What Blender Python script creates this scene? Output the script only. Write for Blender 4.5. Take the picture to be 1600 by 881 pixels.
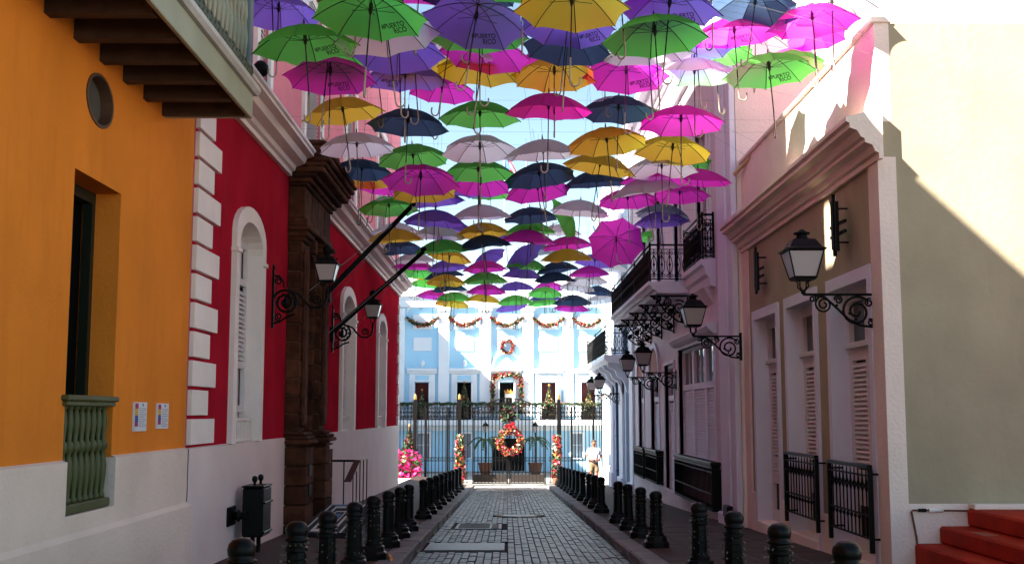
import bpy, math, random
from mathutils import Vector, Matrix
random.seed(11)
R = math.radians
scene = bpy.context.scene
for o in list(bpy.data.objects): bpy.data.objects.remove(o)
COL = scene.collection

# ------------------------------------------------------------------ camera, sky, sun, exposure
F = 1811.0; TH = math.atan(205.5/F); YAW = 8/F; ZC = 1.4      # focal length in px of a 1600 px wide frame
cam = bpy.data.cameras.new('camera'); camo = bpy.data.objects.new('camera', cam); COL.objects.link(camo)
cam.sensor_width = 36; cam.lens = 36*F/1600; cam.clip_start = .05; cam.clip_end = 3000
camo.location = (0, 0, ZC); camo.rotation_euler = (R(90)+TH, 0, -YAW)
scene.camera = camo
SUN = Vector((1, .56, -.93)).normalized()                     # direction the sunlight travels
wd = bpy.data.worlds.new('World'); scene.world = wd; wd.use_nodes = True
nt = wd.node_tree; bg = nt.nodes['Background']
sky = nt.nodes.new('ShaderNodeTexSky'); sky.sky_type = 'NISHITA'; sky.sun_disc = False
sky.sun_elevation = math.asin(-SUN.z); sky.sun_rotation = math.atan2(-SUN.x, -SUN.y)
sky.air_density = .62; sky.dust_density = 0; sky.ozone_density = 1.0
tint = nt.nodes.new('ShaderNodeVectorMath'); tint.operation = 'MULTIPLY'; tint.inputs[1].default_value = (1.30, 1.22, .95)   # white balance
nt.links.new(sky.outputs[0], tint.inputs[0]); nt.links.new(tint.outputs[0], bg.inputs[0]); bg.inputs[1].default_value = .05
sl = bpy.data.lights.new('sun', 'SUN'); sl.energy = 5.0; sl.angle = R(.5); sl.color = (1, .92, .80)
so = bpy.data.objects.new('sun', sl); COL.objects.link(so); so.rotation_euler = SUN.to_track_quat('-Z', 'Y').to_euler()
so.location = (-30, -20, 40)
vs = scene.view_settings
vs.view_transform = 'Standard'; vs.look = 'None'; vs.gamma = 1; vs.use_curve_mapping = False; vs.exposure = 2.74
scene.cycles.max_bounces = 8; scene.cycles.diffuse_bounces = 5; scene.cycles.transparent_max_bounces = 8

# ------------------------------------------------------------------ pixel <-> place helpers
def ray(u, v):
    a = (u-800)/F; b = (440.5-v)/F
    x = a; y = math.cos(TH)-b*math.sin(TH); z = math.sin(TH)+b*math.cos(TH)
    c, s = math.cos(YAW), math.sin(YAW)
    return x*c+y*s, -x*s+y*c, z
def PY(u, v, Y):
    x, y, z = ray(u, v); k = Y/y; return Vector((x*k, Y, ZC+z*k))
SL = .0325
def zst(Y): return -SL*min(max(Y, -40), 47.0)                # street surface

# ------------------------------------------------------------------ materials
MATS = {}
def mat(name, col, rough=.7, var=.12, vscale=1.5, bump=.0, bscale=60, metal=0, stain=0, stcol=(.1,.08,.06), spec=.35, streak=False, objrand=0, coat=0):
    if name in MATS: return MATS[name]
    m = bpy.data.materials.new(name); m.use_nodes = True; n = m.node_tree; N = n.nodes; L = n.links
    b = N['Principled BSDF']; b.inputs['Roughness'].default_value = rough; b.inputs['Metallic'].default_value = metal
    b.inputs['Specular IOR Level'].default_value = spec
    if coat: b.inputs['Coat Weight'].default_value = coat
    tc = N.new('ShaderNodeTexCoord'); geo = N.new('ShaderNodeNewGeometry')
    pos = geo.outputs['Position']
    no = N.new('ShaderNodeTexNoise'); no.inputs['Scale'].default_value = vscale; no.inputs['Detail'].default_value = 6
    L.new(pos, no.inputs['Vector'])
    mp = N.new('ShaderNodeMapRange'); mp.inputs[1].default_value = .3; mp.inputs[2].default_value = .7
    mp.inputs[3].default_value = 1-var; mp.inputs[4].default_value = 1+var; L.new(no.outputs['Fac'], mp.inputs[0])
    val = mp.outputs[0]
    if objrand:
        oi = N.new('ShaderNodeObjectInfo'); ad = N.new('ShaderNodeMath'); ad.operation = 'ADD'
        L.new(oi.outputs['Random'], ad.inputs[0]); L.new(geo.outputs['Random Per Island'], ad.inputs[1])
        fr = N.new('ShaderNodeMath'); fr.operation = 'FRACT'; L.new(ad.outputs[0], fr.inputs[0])
        m2 = N.new('ShaderNodeMapRange'); m2.inputs[3].default_value = 1-objrand; m2.inputs[4].default_value = 1+objrand
        L.new(fr.outputs[0], m2.inputs[0]); mu = N.new('ShaderNodeMath'); mu.operation = 'MULTIPLY'
        L.new(val, mu.inputs[0]); L.new(m2.outputs[0], mu.inputs[1]); val = mu.outputs[0]
    sc = N.new('ShaderNodeVectorMath'); sc.operation = 'SCALE'; sc.inputs[0].default_value = col; L.new(val, sc.inputs['Scale'])
    out = sc.outputs[0]
    if stain:
        s2 = N.new('ShaderNodeTexNoise'); s2.inputs['Scale'].default_value = 1.0; s2.inputs['Detail'].default_value = 8; s2.inputs['Roughness'].default_value = .65
        mpp = N.new('ShaderNodeMapping'); mpp.inputs['Scale'].default_value = (2.2, 2.2, .45) if streak else (.9, .9, .9)
        L.new(pos, mpp.inputs['Vector']); L.new(mpp.outputs[0], s2.inputs['Vector'])
        r2 = N.new('ShaderNodeMapRange'); r2.inputs[1].default_value = .5; r2.inputs[2].default_value = .78
        r2.inputs[3].default_value = 0; r2.inputs[4].default_value = stain; L.new(s2.outputs['Fac'], r2.inputs[0])
        mx = N.new('ShaderNodeMix'); mx.data_type = 'RGBA'; mx.inputs['B'].default_value = (*stcol, 1)
        L.new(r2.outputs[0], mx.inputs['Factor']); L.new(out, mx.inputs['A']); out = mx.outputs['Result']
    L.new(out, b.inputs['Base Color'])
    if bump:
        n2 = N.new('ShaderNodeTexNoise'); n2.inputs['Scale'].default_value = bscale; n2.inputs['Detail'].default_value = 5; L.new(pos, n2.inputs['Vector'])
        bp = N.new('ShaderNodeBump'); bp.inputs['Strength'].default_value = bump; bp.inputs['Distance'].default_value = .02
        L.new(n2.outputs['Fac'], bp.inputs['Height']); L.new(bp.outputs[0], b.inputs['Normal'])
    MATS[name] = m; return m

def fabric(name, col, tl=.45):
    m = bpy.data.materials.new(name); m.use_nodes = True; n = m.node_tree; N = n.nodes; L = n.links
    b = N['Principled BSDF']; b.inputs['Base Color'].default_value = (*col, 1); b.inputs['Roughness'].default_value = .6
    b.inputs['Specular IOR Level'].default_value = .25
    t = N.new('ShaderNodeBsdfTranslucent'); t.inputs[0].default_value = (*[min(1, c*1.45+.02) for c in col], 1)
    geo = N.new('ShaderNodeNewGeometry'); no = N.new('ShaderNodeTexNoise'); no.inputs['Scale'].default_value = 9; no.inputs['Detail'].default_value = 3
    L.new(geo.outputs['Position'], no.inputs['Vector'])
    bp = N.new('ShaderNodeBump'); bp.inputs['Strength'].default_value = .25; bp.inputs['Distance'].default_value = .02
    L.new(no.outputs['Fac'], bp.inputs['Height']); L.new(bp.outputs[0], b.inputs['Normal'])
    mx = N.new('ShaderNodeMixShader'); mx.inputs[0].default_value = tl
    L.new(b.outputs[0], mx.inputs[1]); L.new(t.outputs[0], mx.inputs[2]); L.new(mx.outputs[0], N['Material Output'].inputs[0])
    return m

def glassmat(name, col, tl=.5, rough=.15):
    m = bpy.data.materials.new(name); m.use_nodes = True; n = m.node_tree; N = n.nodes; L = n.links
    b = N['Principled BSDF']; b.inputs['Base Color'].default_value = (*col, 1); b.inputs['Roughness'].default_value = rough
    t = N.new('ShaderNodeBsdfTranslucent'); t.inputs[0].default_value = (*col, 1)
    mx = N.new('ShaderNodeMixShader'); mx.inputs[0].default_value = tl
    L.new(b.outputs[0], mx.inputs[1]); L.new(t.outputs[0], mx.inputs[2]); L.new(mx.outputs[0], N['Material Output'].inputs[0])
    return m

M = dict(
 orange=mat('orange_plaster', (.76,.225,.028), .85, .12, .8, .3, 30, stain=.55, stcol=(.56,.145,.018), streak=True, spec=.04),
 crimson=mat('crimson_plaster', (.39,.014,.030), .85, .14, 1.2, .25, 45, stain=.35, stcol=(.36,.030,.05), streak=True, spec=.0),
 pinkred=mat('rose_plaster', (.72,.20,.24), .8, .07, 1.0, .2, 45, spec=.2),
 base=mat('cream_plaster', (.76,.61,.52), .85, .09, 1.1, .35, 25, stain=.35, stcol=(.58,.46,.39), spec=.2),
 white=mat('white_paint', (.85,.75,.69), .65, .05, 2.0, .15, 50, stain=.15, stcol=(.55,.5,.48)),
 cool=mat('cool_white_paint', (.70,.73,.80), .7, .05, 2.0, .12, 50),
 shutter=mat('shutter_paint', (.68,.63,.63), .55, .05, 3.0),
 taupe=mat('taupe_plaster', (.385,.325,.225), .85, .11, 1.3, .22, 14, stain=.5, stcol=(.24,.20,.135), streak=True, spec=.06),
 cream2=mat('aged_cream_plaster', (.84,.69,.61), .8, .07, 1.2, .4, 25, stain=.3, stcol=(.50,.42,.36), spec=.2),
 pinkw=mat('dusty_pink_paint', (.63,.53,.57), .75, .07, 1.1, .25, 40, stain=.25, stcol=(.5,.36,.36), spec=.25),
 pinkt=mat('pale_pink_trim', (.72,.70,.79), .7, .05, 1.5, .15, 50),
 bluew=mat('grey_blue_paint', (.42,.52,.66), .7, .06, 1.2, .15, 50),
 pal=mat('sky_blue_paint', (.40,.69,.88), .75, .05, .9, .1, 40, stain=.12, stcol=(.5,.7,.8)),
 palw=mat('palace_white', (.80,.84,.88), .7, .03, 1.0),
 stone=mat('brown_stone', (.078,.029,.015), .9, .45, 5, .8, 25, stain=.55, stcol=(.014,.008,.006), objrand=.4, spec=.12),
 mortar=mat('portal_mortar', (.13,.07,.045), .9, .2, 8, .3, 60),
 iron=mat('black_iron', (.0035,.0032,.0032), .5, .3, 12, .2, 120, spec=.14),
 ironr=mat('rusty_black_iron', (.022,.014,.012), .55, .4, 9, .3, 90),
 ironp=mat('painted_cast_iron', (.0028,.0028,.0026), .36, .2, 10, .15, 140, spec=.16),
 green=mat('olive_paint', (.075,.082,.026), .5, .1, 4),
 greend=mat('dark_green_paint', (.006,.011,.005), .5, .1, 4),
 wood=mat('dark_joist_wood', (.06,.035,.02), .75, .25, 5, .4, 40),
 fascia=mat('olive_grey_fascia', (.35,.34,.25), .65, .08, 2.5, .15, 60),
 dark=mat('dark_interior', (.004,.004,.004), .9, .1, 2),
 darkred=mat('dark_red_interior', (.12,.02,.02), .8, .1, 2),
 cobble=mat('slag_brick', (.029,.0265,.031), .42, .35, 5, .6, 30, objrand=.32, spec=.4, stain=.5, stcol=(.02,.018,.018)),
 joint=mat('street_joint_dirt', (.016,.0145,.014), .95, .3, 4, .5, 50),
 kerb=mat('kerb_granite', (.15,.138,.135), .7, .15, 6, .4, 50, stain=.4, stcol=(.06,.054,.052), objrand=.15),
 walk=mat('red_brown_paving', (.046,.022,.017), .7, .25, 3, .4, 45, stain=.4, stcol=(.02,.016,.015), objrand=.15),
 ground=mat('plaza_paving', (.36,.34,.31), .85, .12, 1.0, .3, 20),
 steel=mat('worn_steel_plate', (.085,.088,.098), .42, .15, 5, .2, 80, metal=.35, stain=.4, stcol=(.12,.10,.09)),
 rust=mat('rust', (.16,.06,.03), .8, .3, 12, .3, 80),
 redstep=mat('red_painted_concrete', (.36,.018,.005), .65, .2, 3, .35, 35, stain=.7, stcol=(.10,.014,.008), spec=.12),
 lampglass=glassmat('lamp_milk_glass', (.62,.55,.54), .35),
 winglass=mat('dark_window_glass', (.02,.022,.025), .08, .05, 1, spec=.7),
 handle=mat('pale_wood_handle', (.40,.33,.26), .45, .12, 20),
 shaft=mat('black_umbrella_shaft', (.015,.014,.016), .4, .1, 10),
 cord=mat('thin_wire', (.22,.22,.22), .6, .1, 10),
 leaf=mat('conifer_green', (.022,.055,.022), .7, .4, 15, objrand=.4),
 palm=mat('palm_green', (.03,.085,.02), .5, .3, 8, objrand=.3),
 redf=mat('red_flower', (.42,.012,.018), .6, .3, 20, objrand=.4),
 pinkf=mat('pink_flower', (.55,.05,.09), .6, .3, 20, objrand=.3),
 boug=mat('magenta_flower', (.60,.012,.16), .6, .25, 15, objrand=.3),
 gold=mat('gold_ornament', (.48,.24,.05), .35, .2, 20, metal=.3, objrand=.3),
 whiteo=mat('white_ornament', (.50,.44,.34), .5, .1, 20, objrand=.2),
 terra=mat('terracotta', (.17,.062,.034), .75, .15, 6, .2, 60),
 planter=mat('white_planter', (.75,.72,.68), .8, .06, 3, .2, 40),
 skin=mat('skin', (.24,.09,.05), .55, .08, 20),
 shirt=mat('white_shirt', (.56,.57,.62), .8, .04, 20, .3, 30),
 shorts=mat('khaki_shorts', (.20,.135,.075), .85, .08, 20, .3, 30),
 shoe=mat('shoe', (.05,.04,.04), .6, .1, 20),
 belt=mat('belt', (.02,.018,.018), .5, .1, 20),
 paper=mat('paper', (.68,.66,.70), .7, .04, 10),
 blueprint=mat('poster_blue', (.06,.08,.30), .7, .1, 10),
 postery=mat('poster_yellow', (.65,.40,.05), .7, .1, 10),
 posterp=mat('poster_magenta', (.40,.02,.12), .7, .1, 10),
 greyt=mat('poster_text_grey', (.30,.30,.36), .7, .05, 10),
 matblack=mat('mat_black', (.012,.012,.015), .9, .2, 20),
 matwhite=mat('mat_white', (.60,.58,.55), .9, .1, 20),
 matblue=mat('mat_blue', (.08,.22,.42), .9, .2, 20),
 bamboo=mat('pale_timber', (.55,.38,.20), .6, .15, 8),
 navypipe=mat('navy_downpipe', (.035,.075,.16), .45, .1, 5),
 maroon=mat('maroon_wood', (.10,.025,.03), .5, .15, 8),
 bulb=mat('fairy_bulb', (.22,.21,.15), .3, .1, 20),
 orangebulb=mat('amber_plug', (.75,.25,.03), .4, .1, 20),
 screen=mat('white_emblem', (.70,.66,.60), .6, .08, 20),
)
UCOL = dict(green=(.12,.57,.085), purple=(.23,.13,.62), magenta=(.84,.035,.50), yellow=(.80,.48,.04), navy=(.030,.062,.125), white=(.84,.82,.90), grey=(.22,.25,.30))
UM = {k: fabric('umbrella_fabric_'+k, c, .80 if k in ('white','yellow','green','magenta') else .74) for k, c in UCOL.items()}
UM['print_dark'] = mat('print_dark', (.02,.015,.03), .7, .05, 10)
UM['print_light'] = mat('print_light', (.62,.60,.66), .7, .05, 10)

# ------------------------------------------------------------------ mesh builder
def FL(X0): return lambda s, d, z: (X0+d, s, z)               # wall facing +X (left of street): s runs along Y
def FR(X0): return lambda s, d, z: (X0-d, s, z)               # wall facing -X (right of street)
def FP(Y0): return lambda s, d, z: (s, Y0-d, z)               # wall facing the camera: s runs along X
class MB:
    def __init__(s, T=None): s.v = []; s.f = []; s.m = []; s.T = T; s.mi = 0; s.sm = []; s.smooth = False
    def vert(s, p):
        s.v.append(tuple(s.T(*p)) if s.T else tuple(p)); return len(s.v)-1
    def face(s, idx): s.f.append(tuple(idx)); s.m.append(s.mi); s.sm.append(s.smooth)
    def poly(s, pts): s.face([s.vert(p) for p in pts])
    def box(s, a0, a1, b0, b1, c0, c1, bev=0):
        if bev:
            e = min(bev, abs(a1-a0)*.45, abs(b1-b0)*.45, abs(c1-c0)*.45)
            # chamfered box: convex hull of 24 points built from faces
            P = {}
            for i, a in enumerate((a0, a1)):
                for j, b in enumerate((b0, b1)):
                    for k, c in enumerate((c0, c1)):
                        ia = a+(e if i == 0 else -e)*(1 if a1 > a0 else -1); ib = b+(e if j == 0 else -e)*(1 if b1 > b0 else -1); ic = c+(e if k == 0 else -e)*(1 if c1 > c0 else -1)
                        P[i,j,k,0] = s.vert((a, ib, ic)); P[i,j,k,1] = s.vert((ia, b, ic)); P[i,j,k,2] = s.vert((ia, ib, c))
            for i in (0,1): s.face([P[i,0,0,0], P[i,1,0,0], P[i,1,1,0], P[i,0,1,0]])
            for j in (0,1): s.face([P[0,j,0,1], P[1,j,0,1], P[1,j,1,1], P[0,j,1,1]])
            for k in (0,1): s.face([P[0,0,k,2], P[1,0,k,2], P[1,1,k,2], P[0,1,k,2]])
            for i in (0,1):
                for j in (0,1): s.face([P[i,j,0,0], P[i,j,1,0], P[i,j,1,1], P[i,j,0,1]])
                for k in (0,1): s.face([P[i,0,k,0], P[i,1,k,0], P[i,1,k,2], P[i,0,k,2]])
            for j in (0,1):
                for k in (0,1): s.face([P[0,j,k,1], P[1,j,k,1], P[1,j,k,2], P[0,j,k,2]])
            for key in [(i,j,k) for i in (0,1) for j in (0,1) for k in (0,1)]: s.face([P[(*key, q)] for q in (0,1,2)])
            return
        q = [s.vert(p) for p in ((a0,b0,c0),(a1,b0,c0),(a1,b1,c0),(a0,b1,c0),(a0,b0,c1),(a1,b0,c1),(a1,b1,c1),(a0,b1,c1))]
        for t in ((0,3,2,1),(4,5,6,7),(0,1,5,4),(1,2,6,5),(2,3,7,6),(3,0,4,7)): s.face([q[i] for i in t])
    def prism(s, pts, axis, t0, t1):
        """extrude a 2D polygon; axis 0/1/2 is the extrusion axis, pts are the other two coords in order"""
        def mk(p, t):
            l = list(p); l.insert(axis, t); return s.vert(l)
        A = [mk(p, t0) for p in pts]; B = [mk(p, t1) for p in pts]; n = len(pts)
        s.face(A); s.face(B[::-1])
        for i in range(n): s.face([A[i], A[(i+1) % n], B[(i+1) % n], B[i]])
    def tube(s, path, r, seg=6, closed=False, cap=True):
        path = [Vector(p) for p in path]; n = len(path); rings = []
        rs = r if isinstance(r, (list, tuple)) else [r]*n
        up = Vector((0,0,1)); prev = None
        for i, p in enumerate(path):
            if closed: t = path[(i+1) % n]-path[i-1]
            else: t = path[min(i+1, n-1)]-path[max(i-1, 0)]
            t.normalize()
            if prev is None:
                a = t.cross(up)
                if a.length < .05: a = t.cross(Vector((1,0,0)))
            else:
                a = prev-t*prev.dot(t)
                if a.length < .01: a = t.cross(up)
            a.normalize(); prev = a; b = t.cross(a)
            rings.append([s.vert(p+(a*math.cos(2*math.pi*k/seg)+b*math.sin(2*math.pi*k/seg))*rs[i]) for k in range(seg)])
        o = s.smooth; s.smooth = seg > 4
        for i in range(n if closed else n-1):
            A = rings[i]; B = rings[(i+1) % n]
            for k in range(seg): s.face([A[k], A[(k+1) % seg], B[(k+1) % seg], B[k]])
        s.smooth = o
        if cap and not closed: s.face(rings[0]); s.face(rings[-1][::-1])
    def lathe(s, prof, org=(0,0,0), seg=12, smooth=True, rot=0, sq=None):
        rings = []
        for r, z in prof:
            ring = []
            for k in range(seg):
                a = rot+2*math.pi*k/seg; ring.append(s.vert((org[0]+r*math.cos(a), org[1]+r*math.sin(a), org[2]+z)))
            rings.append(ring)
        o = s.smooth; s.smooth = smooth
        for A, B in zip(rings, rings[1:]):
            for k in range(seg): s.face([A[k], A[(k+1) % seg], B[(k+1) % seg], B[k]])
        s.smooth = o
        s.face(rings[0][::-1]); s.face(rings[-1])
    def wall(s, s0, s1, z0, z1, ops, depth=.25, d=0.0):
        ss = sorted(set([s0, s1]+[o[0] for o in ops]+[o[1] for o in ops])); zs = sorted(set([z0, z1]+[o[2] for o in ops]+[o[3] for o in ops]))
        for a, b in zip(ss, ss[1:]):
            for c, e in zip(zs, zs[1:]):
                if any(o[0]-1e-6 <= a and b <= o[1]+1e-6 and o[2]-1e-6 <= c and e <= o[3]+1e-6 for o in ops): continue
                s.poly([(a,d,c),(b,d,c),(b,d,e),(a,d,e)])
        for o in ops:
            a, b, c, e = o
            for q in (((a,c),(b,c)),((b,c),(b,e)),((b,e),(a,e)),((a,e),(a,c))):
                if q[0][1] == q[1][1] and (abs(q[0][1]-z0) < 1e-6 or abs(q[0][1]-z1) < 1e-6): continue
                s.poly([(q[0][0],d,q[0][1]),(q[1][0],d,q[1][1]),(q[1][0],d-depth,q[1][1]),(q[0][0],d-depth,q[0][1])])
    def arch(s, s0, s1, z0, ztop, w, rise, d0, d1, zb=None, n=12, irise=None):
        """plate with an arched hole: outer s0..s1, hole inset by w, arch heights rise"""
        def loop(a, b, zs, rs):
            c = (a+b)/2; h = (b-a)/2; L = [(a, z0)]
            for i in range(n+1):
                t = math.pi*(1-i/n); L.append((c+h*math.cos(t), zs+rs*math.sin(t)))
            L.append((b, z0)); return L
        ir = rise if irise is None else irise
        O = loop(s0, s1, ztop-rise, rise); I = loop(s0+w, s1-w, ztop-w-ir, ir)
        m = len(O)
        for i in range(m-1):
            s.poly([(O[i][0],d1,O[i][1]),(O[i+1][0],d1,O[i+1][1]),(I[i+1][0],d1,I[i+1][1]),(I[i][0],d1,I[i][1])])
            s.poly([(O[i][0],d0,O[i][1]),(O[i+1][0],d0,O[i+1][1]),(O[i+1][0],d1,O[i+1][1]),(O[i][0],d1,O[i][1])])
            s.poly([(I[i][0],d0,I[i][1]),(I[i+1][0],d0,I[i+1][1]),(I[i+1][0],d1,I[i+1][1]),(I[i][0],d1,I[i][1])])
    def louvers(s, s0, s1, z0, z1, pitch, d, t=.012):
        n = int((z1-z0)/pitch)
        for i in range(n):
            z = z0+(i+.5)*pitch
            pts = [(d-.022, z+pitch*.42), (d-.022+t*.3, z+pitch*.42+t), (d+.022, z-pitch*.42+t), (d+.022-t*.3, z-pitch*.42)]
            s.prism(pts, 0, s0, s1)
    def mesh(s, name, mats):
        me = bpy.data.meshes.new(name); me.from_pydata(s.v, [], s.f)
        for q in (mats if isinstance(mats, (list, tuple)) else [mats]): me.materials.append(q)
        me.polygons.foreach_set('material_index', s.m); me.polygons.foreach_set('use_smooth', s.sm); me.update(); return me

# ------------------------------------------------------------------ object helpers
def tag(o, label=None, cat=None, group=None, kind=None):
    if label: o['label'] = label
    if cat: o['category'] = cat
    if group: o['group'] = group
    if kind: o['kind'] = kind
    return o
WM = {}
def link(o, parent=None, world=True):
    COL.objects.link(o)
    loc = o.matrix_basis.copy()
    if parent is not None:
        o.parent = parent
        if world: o.matrix_parent_inverse = WM[parent.name].inverted(); WM[o.name] = loc
        else: WM[o.name] = WM[parent.name] @ loc
    else: WM[o.name] = loc
    return o
def thing(name, label, cat, loc=(0,0,0), rz=0, group=None):
    o = bpy.data.objects.new(name, None); o.location = loc; o.rotation_euler = (0,0,rz); o.empty_display_size = .2
    link(o); return tag(o, label, cat, group)
def ob(name, mb, mats, parent=None, world=True, loc=None, rot=None):
    me = mb if isinstance(mb, bpy.types.Mesh) else mb.mesh(name, mats)
    o = bpy.data.objects.new(name, me)
    if loc is not None: o.location = loc
    if rot is not None: o.rotation_euler = rot
    return link(o, parent, world)
def struct(name, mb, mats): return tag(ob(name, mb, mats), kind='structure')
def kids(o): return [c for c in KID.get(o.name, [])]
def copy_tree(o, parent=None):
    c = o.copy(); COL.objects.link(c)
    if parent is not None: c.parent = parent
    for ch in list(o.children): copy_tree(ch, c)
    return c
ORD = ['first','second','third','fourth','fifth','sixth','seventh','eighth','ninth','tenth','eleventh','twelfth','thirteenth','fourteenth','fifteenth','sixteenth','seventeenth','eighteenth','nineteenth','twentieth']; ORD += ['twenty-'+q for q in ORD[:9]]+['thirtieth','thirty-first','thirty-second']

def spiral(c, r0, r1, a0, turns, n=26):
    return [(c[0]+(r0+(r1-r0)*i/n)*math.cos(a0+turns*2*math.pi*i/n), c[1]+(r0+(r1-r0)*i/n)*math.sin(a0+turns*2*math.pi*i/n)) for i in range(n+1)]

def leafcloud(mb, pts, size, jitter=.5, mi=None, tri=False):
    for p in pts:
        s = size*random.uniform(1-jitter, 1+jitter)
        n = Vector((random.gauss(0,1), random.gauss(0,1), random.gauss(0,1))).normalized()
        a = n.orthogonal().normalized(); b = n.cross(a); q = random.uniform(0, 6.28)
        a, b = a*math.cos(q)+b*math.sin(q), b*math.cos(q)-a*math.sin(q)
        if mi is not None: mb.mi = random.choice(mi) if isinstance(mi, (list, tuple)) else mi
        p = Vector(p)
        mb.poly([p-a*s, p-b*s*.55+n*s*.15, p+a*s, p+b*s*.55-n*s*.1])

# =================================================================== GROUND, STREET
KL, KR = -1.26, 1.60          # kerb faces
WL, WR = -3.4, 4.1            # wall planes
g = MB()
ys = [-400, -40, 0, 47, 600]
for a, b in zip(ys, ys[1:]):
    za, zb = zst(a)-.25, zst(b)-.25
    g.poly([(-400,a,za),(400,a,za),(400,b,zb),(-400,b,zb)])
struct('ground', g, M['ground'])
g = MB(); g.poly([(-40,46.9,-1.56),(40,46.9,-1.56),(40,62,-1.62),(-40,62,-1.62)]); struct('plaza_pavement', g, M['ground'])
g = MB(); g.poly([(KL,-10,zst(-10)-.03),(KR,-10,zst(-10)-.03),(KR,46.9,zst(46.9)-.03),(KL,46.9,zst(46.9)-.03)])
street = struct('street', g, M['joint'])
# the slag bricks of the street: nearest in view are pieces, the rest one mass
BW, BL = .105, .25
ncol = int((KR-KL)/BW)
def brickmesh(mb, x, y, w, l):
    h = random.uniform(-.006, .006); t = random.uniform(-.012, .012); t2 = random.uniform(-.02, .02)
    e = .0035; x0, x1, y0, y1 = x+e, x+w-e, y+e, y+l-e; c = .006
    z = lambda X, Y: zst(Y)+h+t*(X-x)+t2*(Y-y)*.3
    lo = [mb.vert((X, Y, zst(Y)-.04)) for X, Y in ((x0,y0),(x1,y0),(x1,y1),(x0,y1))]
    hi = [mb.vert((X, Y, z(X,Y))) for X, Y in ((x0+c,y0+c),(x1-c,y0+c),(x1-c,y1-c),(x0+c,y1-c))]
    mid = [mb.vert((X, Y, z(X,Y)-.008)) for X, Y in ((x0,y0),(x1,y0),(x1,y1),(x0,y1))]
    mb.face(hi)
    for k in range(4):
        mb.face([mid[k], mid[(k+1)%4], hi[(k+1)%4], hi[k]]); mb.face([lo[k], lo[(k+1)%4], mid[(k+1)%4], mid[k]])
plates = [(-1.2,-.02,16.9,18.35), (-.98,-.08,21.6,23.2)]
def inplate(x, y):
    for a,b,c,d in plates:
        if a-.06 < x+BW/2 < b+.06 and c-.18 < y+BL/2 < d+.18: return True
    return (x+BW/2-.26)**2+(y+BL/2-26)**2 < .62**2
rest = MB(); nb = 0
nrow = int((46.8+10)/BL)
PMESH = []
for k in range(8):
    m = MB(); brickmesh(m, 0, 0, BW, BL); PMESH.append(m.mesh('paver', M['cobble']))
for r in range(nrow):
    y = -10+r*BL
    for c in range(ncol):
        x = KL+.01+c*((KR-KL-.02)/ncol)
        yy = y+(BL/2 if c % 2 else 0)+random.uniform(-.012, .012)
        if yy < -9.9 or yy+BL > 46.85 or inplate(x, yy): continue
        if 14.7 <= yy < 20.2 and nb < 300:
            o = bpy.data.objects.new('paver', random.choice(PMESH)); o.location = (x, yy, zst(yy)); link(o, street, False); nb += 1
        else: brickmesh(rest, x, yy, BW, BL)
tag(ob('paving_bricks', rest, M['cobble'], street), kind='stuff')

# kerbs: each stone a piece
for side, kx, nm in ((-1, KL, 'kerb_left'), (1, KR, 'kerb_right')):
    g = MB(); g.box(min(kx, kx+side*.29), max(kx, kx+side*.29), -10, 45.8, -3, -2.9)
    kb = MB()
    a0, a1 = (kx+side*.01, kx+side*.27)
    for a, b in ((-10, 45.8),):
        q = []
        for (x, y, z) in ((a0,a,zst(a)-.3),(a1,a,zst(a)-.3),(a1,b,zst(b)-.3),(a0,b,zst(b)-.3)): q.append(kb.vert((x,y,z)))
        w = [kb.vert((x, y, zst(y)+.11)) for x, y in ((a0,a),(a1,a),(a1,b),(a0,b))]
        for t in ((0,1,5,4),(1,2,6,5),(2,3,7,6),(3,0,4,7),(4,5,6,7)): kb.face([(q+w)[i] for i in t])
    ko = struct(nm, kb, M['joint'])
    y = -6.0; i = 0
    while y < 45.5:
        l = random.uniform(.8, 1.15); l = min(l, 45.8-y)
        m = MB(); dx = random.uniform(-.006, .006); dz = random.uniform(-.006, .006)
        ym = y+l/2
        m.T = lambda a, b, c, ym=ym: (a, b, c-SL*(b-ym))
        m.box(kx+dx if side > 0 else kx-.285+dx, kx+.285+dx if side > 0 else kx+dx, y+.006, y+l-.006, zst(ym)-.2, zst(ym)+.135+dz, .022)
        ob('kerb_stone', m, M['kerb'], ko); y += l; i += 1

# pavements
def zl(Y): return zst(Y)+.14+max(0, .0115*(Y-13))
def strip(xs, zf, y0, y1, n):
    m = MB(); rows = []
    for i in range(n+1):
        Y = y0+(y1-y0)*i/n; rows.append([m.vert((x, Y, zf(j, Y))) for j, x in enumerate(xs)])
    for A, B in zip(rows, rows[1:]):
        for j in range(len(xs)-1): m.face([A[j], A[j+1], B[j+1], B[j]])
    return m
m = strip([KL-.27, -2.2, WL-.05], lambda j, Y: zst(Y)+.128+(0, .3, 1)[j]*(zl(Y)-zst(Y)-.14), -10, 45.6, 60); pvl = struct('pavement_left', m, M['walk'])
m = strip([KR+.27, WR+.4], lambda j, Y: zst(Y)+.128, -10, 46.5, 60); pvr = struct('pavement_right', m, M['walk'])
m = strip([WR+.39, 14], lambda j, Y: zst(Y)+.124, -10, 13, 10); struct('pavement_side', m, M['walk'])
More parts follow.
